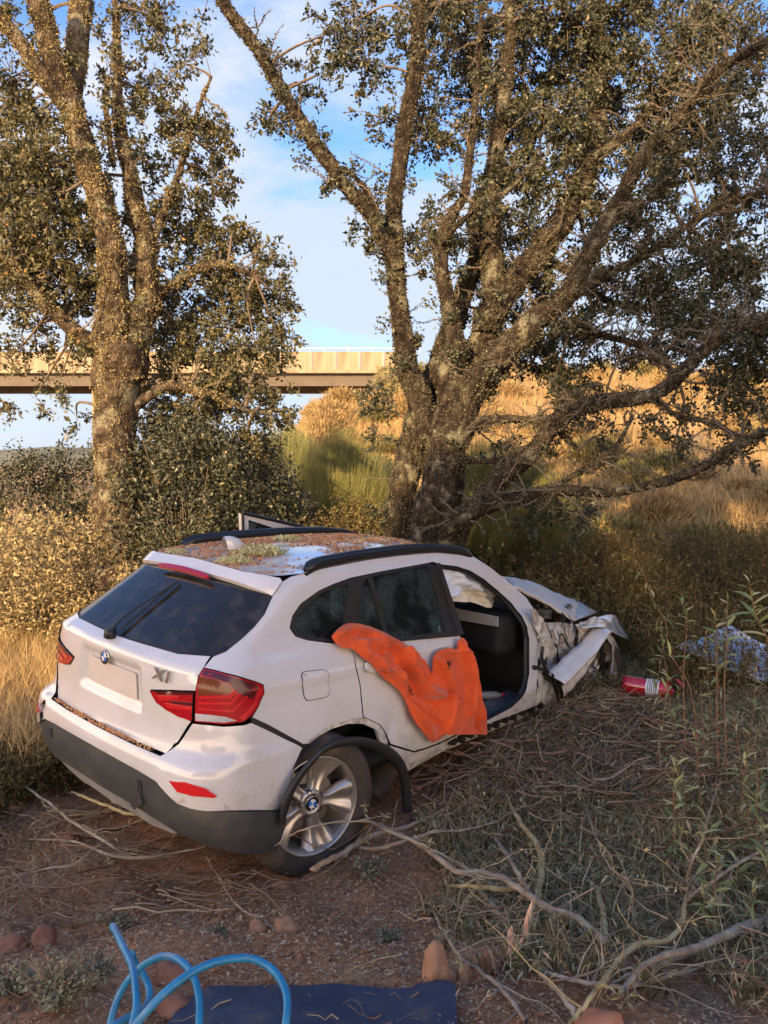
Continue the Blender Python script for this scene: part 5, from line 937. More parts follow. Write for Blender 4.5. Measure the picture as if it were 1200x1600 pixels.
# ---- bushes that can be told apart
def bush(name,label,cat,px,py,depth,w,h,mat,n,leaf,seed,group=None,asp=.45,stems=14,up=.2,smat=None,bottom=0.15,hollow=.35):
    r_=np.random.default_rng(seed); c=at(px,py,depth); g=float(ground(c.x,c.y)); root=empty(name,(c.x,c.y,g)); tag(root,label,cat,group); mb=MB(); tips=[]
    for q in range(stems):
        d=rnd3(1,r_)[0]; e=np.array([d[0]*w*.42,d[1]*w*.42,h*r_.uniform(.5,.95)]); mb.tube(spline(np.array([[d[0]*.05,d[1]*.05,-.05],e*[.35,.35,.45]+r_.normal(size=3)*.04,e]),8),np.linspace(.016,.004,8),5,cap=False); tips.append(e)
    tag(mb.build('stem',smat or TWIG,root),kind='stuff')
    k=max(10,n//55); cs=[]; 
    for q in range(k):
        d=rnd3(1,r_)[0]; rr=r_.uniform(hollow,1)**.6; cs.append([d[0]*rr*w*.5,d[1]*rr*w*.5,h*(bottom+(1-bottom)*(.5+.5*d[2]*rr))])
    cs=np.array(cs); m=k*55; ci=r_.integers(0,k,m); P=cs[ci]+rnd3(m,r_)*r_.uniform(0,1,(m,1))**.5*min(w,h)*.13; V,F=quads_leaf(P,rnd3(m,r_)+[0,0,up],rnd3(m,r_),r_.uniform(.6,1.3,m)*leaf,r_.uniform(.6,1.3,m)*leaf*asp); mb=MB(); mb.add(V,F); tag(mb.build('foliage',mat,root,False),kind='stuff'); return root
bush('lichen_shrub','big pale yellow lichen covered shrub in the sun at the left edge','shrub',40,800,8.4,2.0,1.75,PALEB,13000,.06,1,stems=26)
bush('lichen_shrub','smaller golden shrub low between the left edge and the oak trunk','shrub',130,850,7.9,.7,.8,PALEB,3000,.055,2)
bush('oak_shrub','leafy green oak shrub growing right of the forked trunk','shrub',285,760,8.8,1.7,2.9,OAKLEAF,24000,.055,3,stems=20,asp=.6)
bush('oak_shrub','darker oak shrub between the leafy one and the broom bush','shrub',395,740,9.6,1.5,2.6,OAKLEAF,18000,.055,4,stems=16,asp=.6)
bush('oak_shrub','sparse lichen grey shrub close behind the forked trunk','shrub',235,800,7.9,.9,1.2,PALEB,3500,.05,5)
bush('young_oak','small dark young oak just left of the spreading oak trunks','tree',597,680,9.6,.5,1.9,OAKLEAF,1700,.05,6,stems=6,asp=.6,hollow=.1,bottom=.45)
bush('dry_shrub','dark brown dry shrub below the broom bush','shrub',540,800,10.2,2.3,1.7,DARKV,19000,.06,7,stems=30)
bush('oak_shrub','blue green oak sapling at the far left under the bridge','shrub',35,690,11,1.6,2.6,OAKLEAF,7000,.06,8,asp=.6)
bush('oak_shrub','oak sapling half hidden left of the forked trunk','shrub',125,680,11.5,1.3,2.7,OAKLEAF,6000,.06,9,asp=.6)
def broom(label,px,py,depth,w,h,seed,n=9000,mat=None,group=None,cat='shrub'):
    r_=np.random.default_rng(seed); c=at(px,py,depth); g=float(ground(c.x,c.y)); root=empty('broom_bush',(c.x,c.y,g)); tag(root,label,cat,group)
    a=r_.uniform(0,2*np.pi,n); q=r_.uniform(0,1,n)**.5; P=np.stack([np.cos(a)*q*w*.16,np.sin(a)*q*w*.16,np.zeros(n)],1); tip=np.stack([np.cos(a)*q*w*.5,np.sin(a)*q*w*.5,h*(1-.45*q**2)*r_.uniform(.75,1.05,n)],1); st=r_.uniform(.35,.8,(n,1)); b0=P+(tip-P)*st; s=rnd3(n,r_)*.0026*(depth/10); b0=b0+r_.normal(size=(n,3))*.03; tip=tip+r_.normal(size=(n,3))*.10
    V=np.stack([b0-s,b0+s,tip+s*.3,tip-s*.3],1).reshape(-1,3); mb=MB(); mb.add(V,np.arange(4*n).reshape(-1,4)); tag(mb.build('foliage',mat or BROOM,root,False),kind='stuff')
    mb=MB()
    for k in range(0,n,n//40): mb.tube(np.array([P[k],b0[k]]),np.array([.012,.004])*(depth/10),4,cap=False)
    tag(mb.build('stem',TWIG,root),kind='stuff')
broom('bright green broom bush between the two oaks, with brown scrub at its foot',530,760,11.5,1.7,2.7,1,30000)
broom('yellow green broom bush seen between the oak trunks and the low limb',750,740,12.0,1.3,2.6,2,16000)
broom('green broom bush right of the one behind the oak trunks',830,770,12.6,1.4,2.3,3,14000)
broom('yellowish broom on the hill edge left of the spreading oak',590,690,17,1.6,2.3,4,9000)
bush('pale_bush','tall pale bush growing beside the end of the viaduct','shrub',612,640,40,2.0,2.2,leafy('pale_bush_leaves',[(0,(.22,.20,.09)),(1,(.42,.36,.17))]),5000,.16,71,asp=.3,up=1.2,stems=10)
broom('olive broom bush against the skyline under the bridge end',455,650,24,2.6,3.4,6,6000)
bush('oak_shrub','distant dark oak shrub under the bridge right of the forked trunk','shrub',300,650,26,5.0,4.2,OAKLEAF,9000,.14,31,asp=.6)
bush('oak_shrub','distant dark oak shrub under the bridge beside the olive broom','shrub',405,650,24,3.4,4.0,OAKLEAF,8000,.13,32,asp=.6)
broom('broom bush in the sun at the right behind the low limb',900,760,14,1.2,1.2,7,5000)
# scrub tufts on the hill: one mesh kind, many individuals
HS=leafy('rusty_hill_scrub',[(0,(.18,.11,.055)),(.3,(.34,.23,.11)),(.7,(.50,.36,.18)),(1,(.25,.23,.10))],trans=.15,rough=.85,spec=.1)
HG=leafy('olive_hill_scrub',[(0,(.10,.10,.04)),(.5,(.22,.20,.08)),(1,(.34,.29,.13))],trans=.15,rough=.85,spec=.1)
tm=[]
for q,mt in enumerate((HS,HS,HG)):
    r_=np.random.default_rng(60+q); n=1500; d=rnd3(n,r_); d[:,2]=np.abs(d[:,2]); P=d*r_.uniform(.3,1,(n,1))*[.62,.62,.62]; V,F=quads_leaf(P,d+[0,0,.6],rnd3(n,r_),r_.uniform(.08,.2,n),r_.uniform(.02,.05,n)); mb=MB(); mb.add(V,F); me=mb.mesh('hill_bush',False); me.materials.append(mt); tm.append(me)
pr=random.Random(3); cnt=0
for q in range(900):
    y=pr.uniform(14.5,50); a=pr.uniform(-.2,.60); x=a*y
    if noise.noise(Vector((x*.22,y*.22,8)))<-.08 and y>18: continue
    if cnt>=270: break
    o=bpy.data.objects.new('hill_bush',tm[pr.choice((0,0,1,1,2,2))]); COL.objects.link(o); s=pr.uniform(.6,1.7)*(.75+y*.012); o.location=gp(x,y,-.05); o.rotation_euler=(0,0,pr.uniform(0,6)); o.scale=(s,s,s*pr.uniform(.6,1.1)); kd=o.data.name; tag(o,('olive green' if kd.endswith('2') else 'rusty golden')+' rounded bush '+('at the foot of' if y<20 else 'halfway up' if y<32 else 'high on')+' the sunlit hill'+(' left of the oak' if a<.02 else ' behind the limbs' if a<.3 else ' far right'),'shrub','dry bushes on the sunlit hill'); cnt+=1
# ================================================================ foreground
def litter(n,x0,x1,y0,y1,size,asp,mat,name,label,dens=None,lift=.006,up=.25):
    xy=uni(n,x0,x1,y0,y1); k=np.ones(n,bool) if dens is None else dens(xy); xy=xy[k]; z=ground(xy[:,0],xy[:,1])+.022*nval(xy[:,0],xy[:,1],3)+.014*nval(xy[:,0],xy[:,1],9)+.010*nval(xy[:,0],xy[:,1],26); P=np.c_[xy,z+rg.uniform(0,1,len(xy))*lift+.004]
    D=rnd3(len(P),rg)*[1,1,up]; U=rnd3(len(P),rg)*[.5,.5,.2]+[0,0,1]; V,F=quads_leaf(P,D,U,rg.uniform(.4,1.6,len(P))*size,rg.uniform(.5,1.4,len(P))*size*asp,.15); mb=MB(); mb.add(V,F); tag(mb.build(name,mat,None,False),label,name.replace('_',' ').split()[-1],kind='stuff')
LT1=leafy('dead_leaf_bits',[(0,(.22,.105,.055)),(.3,(.40,.20,.105)),(.6,(.52,.29,.165)),(.85,(.52,.38,.23)),(.95,(.50,.38,.24)),(1,(.30,.28,.15))],trans=.05,rough=.85,spec=.2)
LT2=leafy('green_cut_leaves',[(0,(.17,.155,.06)),(.5,(.30,.27,.115)),(.85,(.48,.39,.20)),(1,(.64,.54,.33))],trans=.15,rough=.6,spec=.35)
litter(95000,-3.2,3.4,1.5,6.0,.018,.55,LT1,'leaf_litter','brown and tan leaf crumbs lying all over the reddish soil')
litter(26000,-3.6,5,3.0,9.5,.03,.5,LT1,'coarse_leaf_litter','larger dead leaves on the ground around the car',dens=lambda p:~carmask(p,-.2))
def brushzone(p):  # where cut brushwood lies: right of and behind the wheel, right foreground
    x,y=p[:,0],p[:,1]; nv=nval(x,y,1.6,4)*.35; a=x-(.10+.25*np.abs(y-3.4)); b=((a+nv>.05)&(y>2.75-.12*x)&((nval(x,y,2.2,9)>-.22)|(y>3.6)))&(y<8)&~carmask(p,-.05); return b&~((((x-2.35)/.45)**2+((y-6.75)/.30)**2)<1)
litter(60000,-.2,4.2,2.2,8,.042,.22,LT2,'cut_twig_leaves','narrow grey green leaves of the cut brushwood on the right',dens=brushzone,lift=.07,up=.6)
litter(30000,-.2,4.6,3.6,8,.05,.26,LT2,'upper_cut_leaves','grey green leaves of the cut brushwood beyond the rear wheel',dens=brushzone,lift=.13,up=.8)
litter(24000,-.2,4.2,2.2,8,.045,.25,LT1,'dry_twig_leaves','narrow dry leaves mixed into the brushwood on the right',dens=brushzone,lift=.06,up=.6)
def twigmat(name,stops): return noisy(name,stops,scale=9,rough=.9,bump=.5,bscale=60,dist=.004)
TW1=leafy('grey_brown_twigs',[(0,(.13,.075,.045)),(.4,(.24,.145,.09)),(.8,(.36,.24,.155)),(1,(.46,.34,.22))],trans=0,rough=.85,spec=.2)
def twigs(n,xyf,ln,rad,name,label,lift=.1,dirbias=None,seed=0):
    r_=np.random.default_rng(seed); mb=MB(); xy=xyf(n,r_)
    Vs=[];k=6;m=3
    for (x,y) in xy:
        a=r_.normal()*.6+dirbias if dirbias is not None else r_.uniform(0,6.28); L=ln*r_.uniform(.4,1.5); d=np.array([math.cos(a),math.sin(a),0]); p=np.array([x,y,0.]); P=[];bend=r_.normal()*.28; z0=r_.uniform(.0,lift); tl=r_.normal()*.18
        for i in range(k):
            q=p.copy(); q[2]=float(0); P.append(q); c_,s_=math.cos(bend/k+r_.normal()*.12),math.sin(bend/k+r_.normal()*.12); d=np.array([d[0]*c_-d[1]*s_,d[0]*s_+d[1]*c_,0]); p=p+d*L/k
        P=np.array(P); P[:,2]=ground(P[:,0],P[:,1])+z0+.012+np.abs(np.linspace(-.5,.5,k)*tl*L)+r_.normal(size=k)*.008; V,F=tube(P,np.linspace(rad,rad*.35,k)*r_.uniform(.5,1.5),4); mb.add(V,F)
    tag(mb.build(name,TW1,None),label,'twigs',kind='stuff')
def uf(x0,x1,y0,y1,cond=None):
    def f(n,r_):
        xy=np.stack([r_.uniform(x0,x1,n),r_.uniform(y0,y1,n)],1); return xy if cond is None else xy[cond(xy)]
    return f
twigs(1900,uf(-.1,4.0,2.3,7.6,brushzone),.42,.0038,'brushwood_twigs','tangle of thin grey brown twigs in the brushwood right of the car',.12,None,1)
twigs(650,uf(.1,2.2,4.4,6.4,lambda p:~carmask(p,-.15)),.6,.006,'sill_brushwood','brushwood stems lying along the sill of the car',.16,.9,2)
twigs(230,uf(-3.0,-.5,3.3,4.7,lambda p:~carmask(p,-.35)),.5,.0045,'bumper_brushwood','thin brushwood stems lying below the rear bumper',.10,.15,3)
twigs(520,uf(-2.6,2.2,1.6,4.2),.22,.0022,'loose_twigs','small loose twigs on the bare soil in front',.02,None,4)
# green and straw weeds in the brushwood and at the left
mb=MB(); xy=uni(15000,.2,4.2,2.6,8); grass(mb,xy[brushzone(xy)],.16,.0035,.9,rg); xy=uni(9000,-5,-1.9,3.2,6.2); nv=nval(xy[:,0],xy[:,1],1.5,3); k=(nv+xy[:,0]*-.35-1.0+rg.normal(size=len(xy))*.15>-.05)&~carmask(xy,.0); grass(mb,xy[k],.17,.004,.9,rg); tag(mb.build('weeds',GREENL,None,False),'low green and straw coloured weeds between the branches','weeds',kind='stuff')
# ---- cut branches, each one a thing
BR1=noisy('grey_branch_bark',[(.3,(.20,.14,.10)),(.5,(.34,.26,.18)),(.7,(.50,.42,.30))],scale=10,rough=.9,bump=.7,bscale=50,dist=.006)
BR2=noisy('yellowish_branch_bark',[(.3,(.24,.17,.08)),(.5,(.42,.33,.16)),(.72,(.62,.54,.30))],scale=8,rough=.85,bump=.6,bscale=50,dist=.005)
FRESH=noisy('fresh_split_wood',[(.3,(.50,.24,.15)),(.5,(.72,.42,.28)),(.7,(.80,.58,.38))],scale=16,rough=.8,bump=.7,stretch=(1,1,.2),dist=.006)
def dpt(px,py): h=hit(px,py); return (h-Vector((0,0,CAMH))).dot(Vector((0,math.cos(PITCH),-math.sin(PITCH))))
def branch(label,px,lift=.06,mat=None,twn=6,seed=0,ends='',cat='branch',group='cut branches lying in the foreground'):
    r_=np.random.default_rng(seed+500); px=np.array(px,float); k=len(px); P=[]
    for i,(a,b,w) in enumerate(px):
        lf=.03+lift*(math.sin(math.pi*i/(k-1))*.9+.25) if np.isscalar(lift) else lift[i]; d=dpt(a,min(b,1640)); d=d*(1-lf/ (CAMH*.75)); P.append(list(at(a,b,d))+[.80*w*d/FPX/2])
    n=max(14,k*7); Q=spline(np.array(P),n); Q[:,3]=np.maximum(Q[:,3],.0018); Q[:,:3]+=np.array([[noise.noise(Vector((i*.35,seed,0))),noise.noise(Vector((i*.35,seed,4))),noise.noise(Vector((i*.35,seed,8)))] for i in range(n)])*.008; o0=Q[0,:3].copy(); root=empty('cut_branch',tuple(o0)); tag(root,label,cat,group)
    mb=MB(); lumpy(mb,Q[:,:3]-o0,Q[:,3],10,.10,seed); V0=Q[:,:3]-o0; mb.build('stem',mat or BR1,root)
    for e in ends:
        i,j=(0,1) if e=='a' else (n-1,n-2); d=V0[i]-V0[j]; d/=np.linalg.norm(d); mb=MB(); r0=Q[i,3]; mb.tube([V0[i]-d*.004,V0[i]+d*r0*.8,V0[i]+d*r0*(1.6)],[r0*.98,r0*.75,r0*.2],9); mb.build('split_end',FRESH,root)
    if twn:
        mb=MB(); LVb=[]
        for q in range(twn):
            i=r_.integers(int(n*.2),n-1); d=(V0[min(i+1,n-1)]-V0[i-1]); d/=np.linalg.norm(d); d=d+rnd3(1,r_)[0]*.8; d[2]=abs(d[2])*.7; L=r_.uniform(.12,.42); pts=[V0[i]]
            for s in range(6): d=d/np.linalg.norm(d); pts.append(pts[-1]+d*L/6); d=d+rnd3(1,r_)[0]*.3
            pts=np.array(pts); mb.tube(pts,np.linspace(min(.004,Q[i,3]*.6),.0012,7),5,cap=False)
            m=r_.integers(0,10); f=r_.uniform(2,5.99,m); b0=pts[f.astype(int)]; LVb.append(quads_leaf(b0,rnd3(m,r_),rnd3(m,r_),r_.uniform(.02,.05,m),r_.uniform(.006,.012,m))[0])
        tag(mb.build('side_twigs',mat or BR1,root),kind='stuff'); V=np.concatenate(LVb)
        if len(V): mb=MB(); mb.add(V,np.arange(len(V)).reshape(-1,4)); tag(mb.build('leaves',LT2,root,False),kind='stuff')
    return root
BRS=[("long grey branch curving from the car sill to the middle of the right foreground",[(575,1282,6),(600,1292,8),(655,1320,9),(690,1345,10),(715,1362,10),(765,1365,10),(810,1387,13),(850,1415,15),(900,1434,15),(940,1468,16),(952,1486,15)],.16,BR1,9,''),
("short branch with yellowish broken tip lying under the long grey branch",[(703,1384,6),(740,1385,9),(790,1389,11),(818,1386,10)],.12,BR2,3,'a'),
("upright broken stump branch with pink split wood at its foot",[(790,1238,5),(800,1262,7),(815,1288,9),(838,1318,11),(846,1345,13),(842,1390,14),(832,1430,17),(822,1462,22),(816,1492,24)],.10,BR2,5,''),
("thin forked branch leaning left of the upright stump",[(774,1310,6),(788,1330,8),(802,1352,8),(820,1384,10),(838,1405,10)],.14,BR1,3,'a'),
("stout grey branch reaching down left of the upright stump",[(745,1388,10),(768,1412,12),(785,1440,14),(802,1466,15)],.08,BR1,3,''),
("short stub with pale cut tip standing right of the long grey branch",[(932,1386,9),(938,1408,11),(944,1435,12),(946,1480,12)],.10,BR2,1,'a'),
("thickest branch coming in from the right edge of the foreground",[(1205,1436,22),(1150,1455,18),(1090,1480,15),(1030,1496,13),(1000,1515,11),(975,1545,9),(968,1560,8)],.12,BR1,8,''),
("yellow barked branch running down to the bottom edge beside the pot shard",[(1078,1350,5),(1075,1380,6),(1070,1415,8),(1062,1448,9),(1040,1470,10),(995,1476,11),(960,1510,10),(930,1550,9),(905,1582,8),(890,1600,7)],.12,BR2,6,''),
("slender branch curving from the bare soil down to the bottom edge",[(674,1413,4),(685,1440,5),(700,1465,6),(715,1490,7),(730,1505,7),(760,1525,8),(790,1552,9),(822,1597,9)],.06,BR1,6,'a'),
("short thick grey branch end at the bottom edge",[(842,1520,9),(858,1535,10),(872,1548,11),(885,1565,11),(900,1588,11)],.04,BR1,1,'a'),
("thin upright shoot in the right brushwood",[(1122,1225,4),(1108,1270,4),(1098,1310,5),(1080,1348,6),(1072,1390,6)],.2,BR1,7,''),
("long thin straight twig slanting across the right brushwood",[(915,1262,3),(932,1310,3),(950,1350,3),(985,1385,3),(988,1440,3)],.22,BR1,3,''),
("stout broken branch wedged under the rear wheel",[(492,1357,13),(508,1347,12),(530,1336,12),(560,1318,10),(590,1303,9),(640,1290,7),(700,1262,5)],.06,BR1,6,'a'),
("second branch beside the rear wheel crossing the wedged one",[(545,1322,6),(585,1326,8),(620,1318,7),(680,1300,6),(730,1296,5),(790,1280,4)],.10,BR1,5,''),
("very thin twig arching across the rear wheel spokes",[(430,1322,2.4),(452,1306,2.6),(478,1295,3),(520,1285,3),(560,1283,3.6),(578,1284,4)],[.22,.30,.34,.34,.30,.26],BR1,2,''),
("reddish stem standing by the loose wheel arch strip",[(575,1252,4),(572,1275,5),(590,1290,5),(640,1312,6),(690,1335,6),(750,1370,6),(800,1402,7)],.14,BR1,4,''),
("pale branch under the bumper pointing at the tow tab",[(112,1238,5),(150,1252,6),(190,1268,7),(228,1274,6),(262,1272,5)],.16,BR2,3,''),
("long thin branch below the left half of the bumper",[(28,1222,4),(70,1250,5),(115,1285,6),(160,1312,7),(205,1342,7)],.10,BR1,5,''),
("straight thin branch lying on the soil left of the rear wheel",[(40,1312,3),(110,1314,4),(180,1338,6),(240,1338,6),(300,1328,5),(348,1322,4)],.06,BR1,5,''),
("curved twig below the bumper at the far left",[(20,1375,4),(60,1360,4),(110,1352,4),(135,1348,3)],.03,BR1,2,''),
("dark thin branch near the right edge above the thick one",[(1200,1325,5),(1160,1345,6),(1120,1372,6),(1080,1400,7),(1060,1430,7)],.16,BR1,6,''),
("fallen grey branch in the middle of the right brushwood",[(905,1500,8),(950,1502,9),(1010,1512,9),(1060,1498,8),(1120,1478,7)],.05,BR1,4,'a'),
("low branch running along the bottom right corner",[(850,1520,8),(900,1532,9),(960,1542,9),(1010,1536,9),(1070,1518,8),(1130,1505,7)],.04,BR1,5,''),
("crooked twig on the soil below the bumper centre",[(322,1338,3),(345,1375,4),(362,1405,4),(385,1425,4),(420,1440,3)],.03,BR1,3,''),
("small stick on the soil at the right of the blue hose",[(505,1545,3),(540,1530,4),(585,1515,4)],.02,BR2,1,'')]
for q,(lb,px,lf,mt,tn,en) in enumerate(BRS): branch(lb,px,lf,mt,tn,q,en)
# split foot of the stump
st=[o for o in COL.objects if o.get('label','').startswith('upright broken')][0]; o0=np.array(st.location); r_=np.random.default_rng(8)
for q,(a,b,w,h) in enumerate([(800,1496,20,34),(828,1488,11,56),(812,1502,16,26),(792,1506,12,20)]):
    p=at(a,b,dpt(a,b)*.99); P=np.array([[p.x+.012*math.sin(i+q),p.y,p.z-h/2*dpt(a,b)/FPX*(1-i/3)+h/2*dpt(a,b)/FPX*(i/3)] for i in range(7)])-o0; mb=MB(); lumpy(mb,P,np.array([.9,1,.95,.8,.7,.5,.1])*w*.5*dpt(a,b)/FPX,8,.5,q); mb.build('split_wood',FRESH,st)
# ---- stones
SAND=noisy('ochre_stone',[(.3,(.25,.13,.07)),(.55,(.38,.21,.12)),(.75,(.48,.33,.22))],scale=6,rough=.9,bump=.5,bscale=40,dist=.006)
RED=noisy('red_stone',[(.3,(.20,.085,.055)),(.55,(.30,.14,.09)),(.75,(.42,.24,.16))],scale=6,rough=.9,bump=.5,bscale=40,dist=.006)
def stone(label,px,py,rx,rz,mat=SAND,seed=0,name='stone',sink=.25,group='stones on the soil'):
    d=dpt(px,py+rz*.6); c=at(px,py,d); s=d/FPX; bm=bmesh.new(); bmesh.ops.create_icosphere(bm,subdivisions=3,radius=1)
    for v in bm.verts:
        n=v.co.normalized(); v.co=n*(1+.38*noise.noise(n*1.1+Vector((seed*3,0,0)))+.16*noise.noise(n*2.2+Vector((seed,4,0)))); v.co.x*=rx*s; v.co.y*=(rx+rz)*.5*s; v.co.z*=rz*s*1.15
    me=bpy.data.meshes.new(name); bm.to_mesh(me); bm.free(); [setattr(p,'use_smooth',True) for p in me.polygons]; o=link(name,me,mat); o.location=c; tag(o,label,'stone',group); return o
for q,(lb,a,b,rx,rz,mt) in enumerate([("reddish brown stone on the soil at the lower left above the grey shrub",70,1468,17,20,RED),("larger of two round ochre stones lying side by side on bare soil",447,1446,18,12,SAND),("smaller of two round ochre stones lying side by side on bare soil",404,1448,14,10,SAND),("brown stone framed by the blue hose loops",265,1520,25,15,RED),("brown stone under the blue hose near the tarpaulin",268,1574,27,17,RED),("pointed ochre stone standing by the tarpaulin corner",680,1514,19,36,SAND),("small ochre stone beside the pointed one",724,1527,11,18,SAND),("rounded dark red stone by the split wood",768,1508,17,20,RED),("buff stone far left below the bumper",22,1262,14,10,SAND),("flat red stone near the rear wheel",442,1386,14,8,RED),("small flat stone on the soil left of centre",67,1392,12,6,SAND),("half buried stone below the left end of the bumper",108,1312,17,9,RED),("small red stone low on the soil right of centre",478,1412,9,6,RED),("dark earth coloured stone at the left edge",20,1475,22,12,RED)]): stone(lb,a,b,rx,rz,mt,q)
gr=random.Random(12)
for q in range(70):
    a=gr.uniform(0,760); b=gr.uniform(1350,1590); stone('small pebble among the many scattered over the red soil',a,b,gr.uniform(2.5,6),gr.uniform(2,4),gr.choice((SAND,RED)),q+30,'pebble',group='pebbles on the red soil')
o=stone('smooth orange terracotta shard at the bottom edge right of the centre',935,1600,38,18,noisy('terracotta',[(.3,(.42,.16,.08)),(.7,(.58,.26,.14))],scale=5,rough=.5,bump=.1),77,'terracotta_shard',group=None); o['category']='shard'
# ---- blue hose
HOSE=noisy('blue_hose',[(.3,(.010,.14,.29)),(.55,(.022,.21,.40)),(.8,(.12,.24,.34))],scale=16,rough=.35,bump=.1,bscale=80,dist=.002,spec=.5)
def hosepart(root,px,mb):
    P=np.array([list(at(a,b,d)) for a,b,d in px]); Q=spline(P,70); mb.tube(Q-np.array(root.location),.0105,14)
hz=empty('blue_hose',tuple(gp(-.72,1.95,0))); tag(hz,'glossy blue hose lying in loops beside the navy tarpaulin','hose')
for L in ([(176,1447,2.32),(180,1454,2.28),(190,1474,2.2),(203,1500,2.12),(209,1520,2.06),(212,1545,2.0),(213,1572,1.95),(207,1601,1.92),(195,1640,1.9)],
 [(205,1490,2.25),(211,1504,2.27),(223,1522,2.27),(233,1545,2.24),(231,1566,2.2),(218,1580,2.12),(196,1592,2.05),(175,1606,2.0),(150,1640,1.98)],
 [(172,1600,2.16),(178,1577,2.18),(188,1551,2.2),(204,1527,2.2),(220,1511,2.2),(241,1498,2.18),(262,1494,2.16),(282,1501,2.12),(299,1519,2.08),(308,1543,2.04),(312,1572,2.0),(311,1604,1.96),(308,1650,1.92)],
 [(200,1615,1.88),(213,1600,1.88),(232,1578,1.88),(261,1548,1.9),(299,1520,1.94),(334,1504,1.98),(372,1497,2.0),(401,1500,2.02),(427,1516,2.0),(443,1540,1.96),(449,1566,1.92),(446,1604,1.88),(438,1660,1.84)]):
    mb=MB(); hosepart(hz,L,mb); mb.build('hose_loop',HOSE,hz)
# ---- navy tarpaulin
NAVY=noisy('navy_tarp',[(.3,(.026,.042,.078)),(.52,(.036,.054,.092)),(.64,(.07,.075,.09)),(.75,(.18,.13,.10))],scale=9,rough=.6,bump=.25,bscale=30,dist=.01)
TP=[(262,1612),(290,1580),(325,1557),(380,1553),(435,1552),(520,1555),(600,1556),(640,1556),(655,1549),(675,1546),(700,1549),(711,1557),(714,1600),(716,1700),(700,1800),(240,1800)]
tp=np.array([[*hit(a,b)][:2] for a,b in TP])
def tsurf(a,b,off=0.):
    z=ground(a,b)+.035+.02*nval(a,b,3,2)+.006*nval(a,b,11,1); P=np.stack([a,b,z],1); n=np.array([0,0,1.])*np.ones((len(a),3)); return P+n*np.asarray(off)[...,None],n
tag(shell('tarpaulin',tsurf,tp,NAVY,th=.02,step=.03),'navy blue tarpaulin sheet spread on the soil at the bottom edge','tarpaulin')
# ---- extinguisher
ex=empty('fire_extinguisher'); e0=at(975,1069,6.95); e1=at(1047,1080,6.75); ax=(e1-e0); L=ax.length; e0=e0; ex.matrix_world=Matrix.Translation(e0)@ax.to_track_quat('Z','X').to_matrix().to_4x4(); tag(ex,'red fire extinguisher with white label lying on the ground in front of the car','extinguisher')
rr=.083; EXR=plain('extinguisher_red',(.52,.010,.020),.25,coat=1)
mb=MB(); mb.lathe([(.001,-.01),(rr*.8,-.01),(rr*.97,.005),(rr,.03),(rr,L*.92),(rr*.93,L*.97),(rr*.6,L*1.02),(.03,L*1.05),(.028,L*1.08)],28); mb.build('cylinder',EXR,ex)
mb=MB(); mb.lathe([(rr+.002,L*.50),(rr+.002,L*.78)],14,a0=R(-40),a1=R(150)); lo_=mb.build('label',plain('white_label',(.75,.75,.72),.5,var=.15,vscale=30),ex)
for q in range(5):
    for hh in range(1):
        mb=MB(); mb.lathe([(rr+.004,L*(.54+.045*q)),(rr+.004,L*(.555+.045*q))],10,a0=R(10),a1=R(90)); mb.build('print_line',plain('label_print',(.12,.12,.12),.6) if 'label_print' not in MATS else MATS['label_print'],lo_)
mb=MB(); mb.lathe([(.024,L*1.06),(.03,L*1.10),(.02,L*1.15),(.012,L*1.16)],12); mb.box((.03,0,L*1.17),(.09,.025,.02)); mb.box((.045,0,L*1.22),(.12,.022,.012),Matrix.Rotation(R(15),3,'Y')); mb.build('valve',BLACKP,ex)
mb=MB(); mb.tube(spline(np.array([[0,.02,L*1.12],[.05,.09,L*1.2],[.10,.12,L*1.25],[.15,.13,L*1.2]]),14),.011,8); mb.tube([[.10,.12,L*1.3],[.16,.14,L*1.16]],[.03,.014],10); mb.build('discharge_horn',plain('dull_red_hose',(.22,.03,.03),.5),ex)
# ---- foil blanket
FOIL=plain('crinkled_foil',(.66,.65,.64),.34,metal=.85,bump=.3,bscale=50)
fb=[(1063,1015),(1085,1004),(1113,997),(1132,985),(1148,980),(1163,990),(1180,1000),(1215,1008),(1215,1040),(1189,1045),(1160,1050),(1146,1048),(1128,1040),(1100,1028)]
f3=np.array([list(at(a,b,7.0+ (a-1063)*.002)) for a,b in fb]); y0=f3[:,1].mean()
def fsurf(a,b,off=0.):
    o_=np.array([.05*noise.noise(Vector((p*6,q*6,0)))+.03*abs(noise.noise(Vector((p*15,q*15,3)))) for p,q in zip(a,b)]); P=np.stack([a,y0+o_+(b-.5)*.9,b],1); n=np.array([0,-1.,0])*np.ones((len(a),3)); return P+n*np.asarray(off)[...,None],n
tag(shell('foil_blanket',fsurf,f3[:,[0,2]],FOIL,th=.004,step=.03,smooth=False),'crumpled silver foil rescue blanket lying behind the tall weeds on the right','blanket')
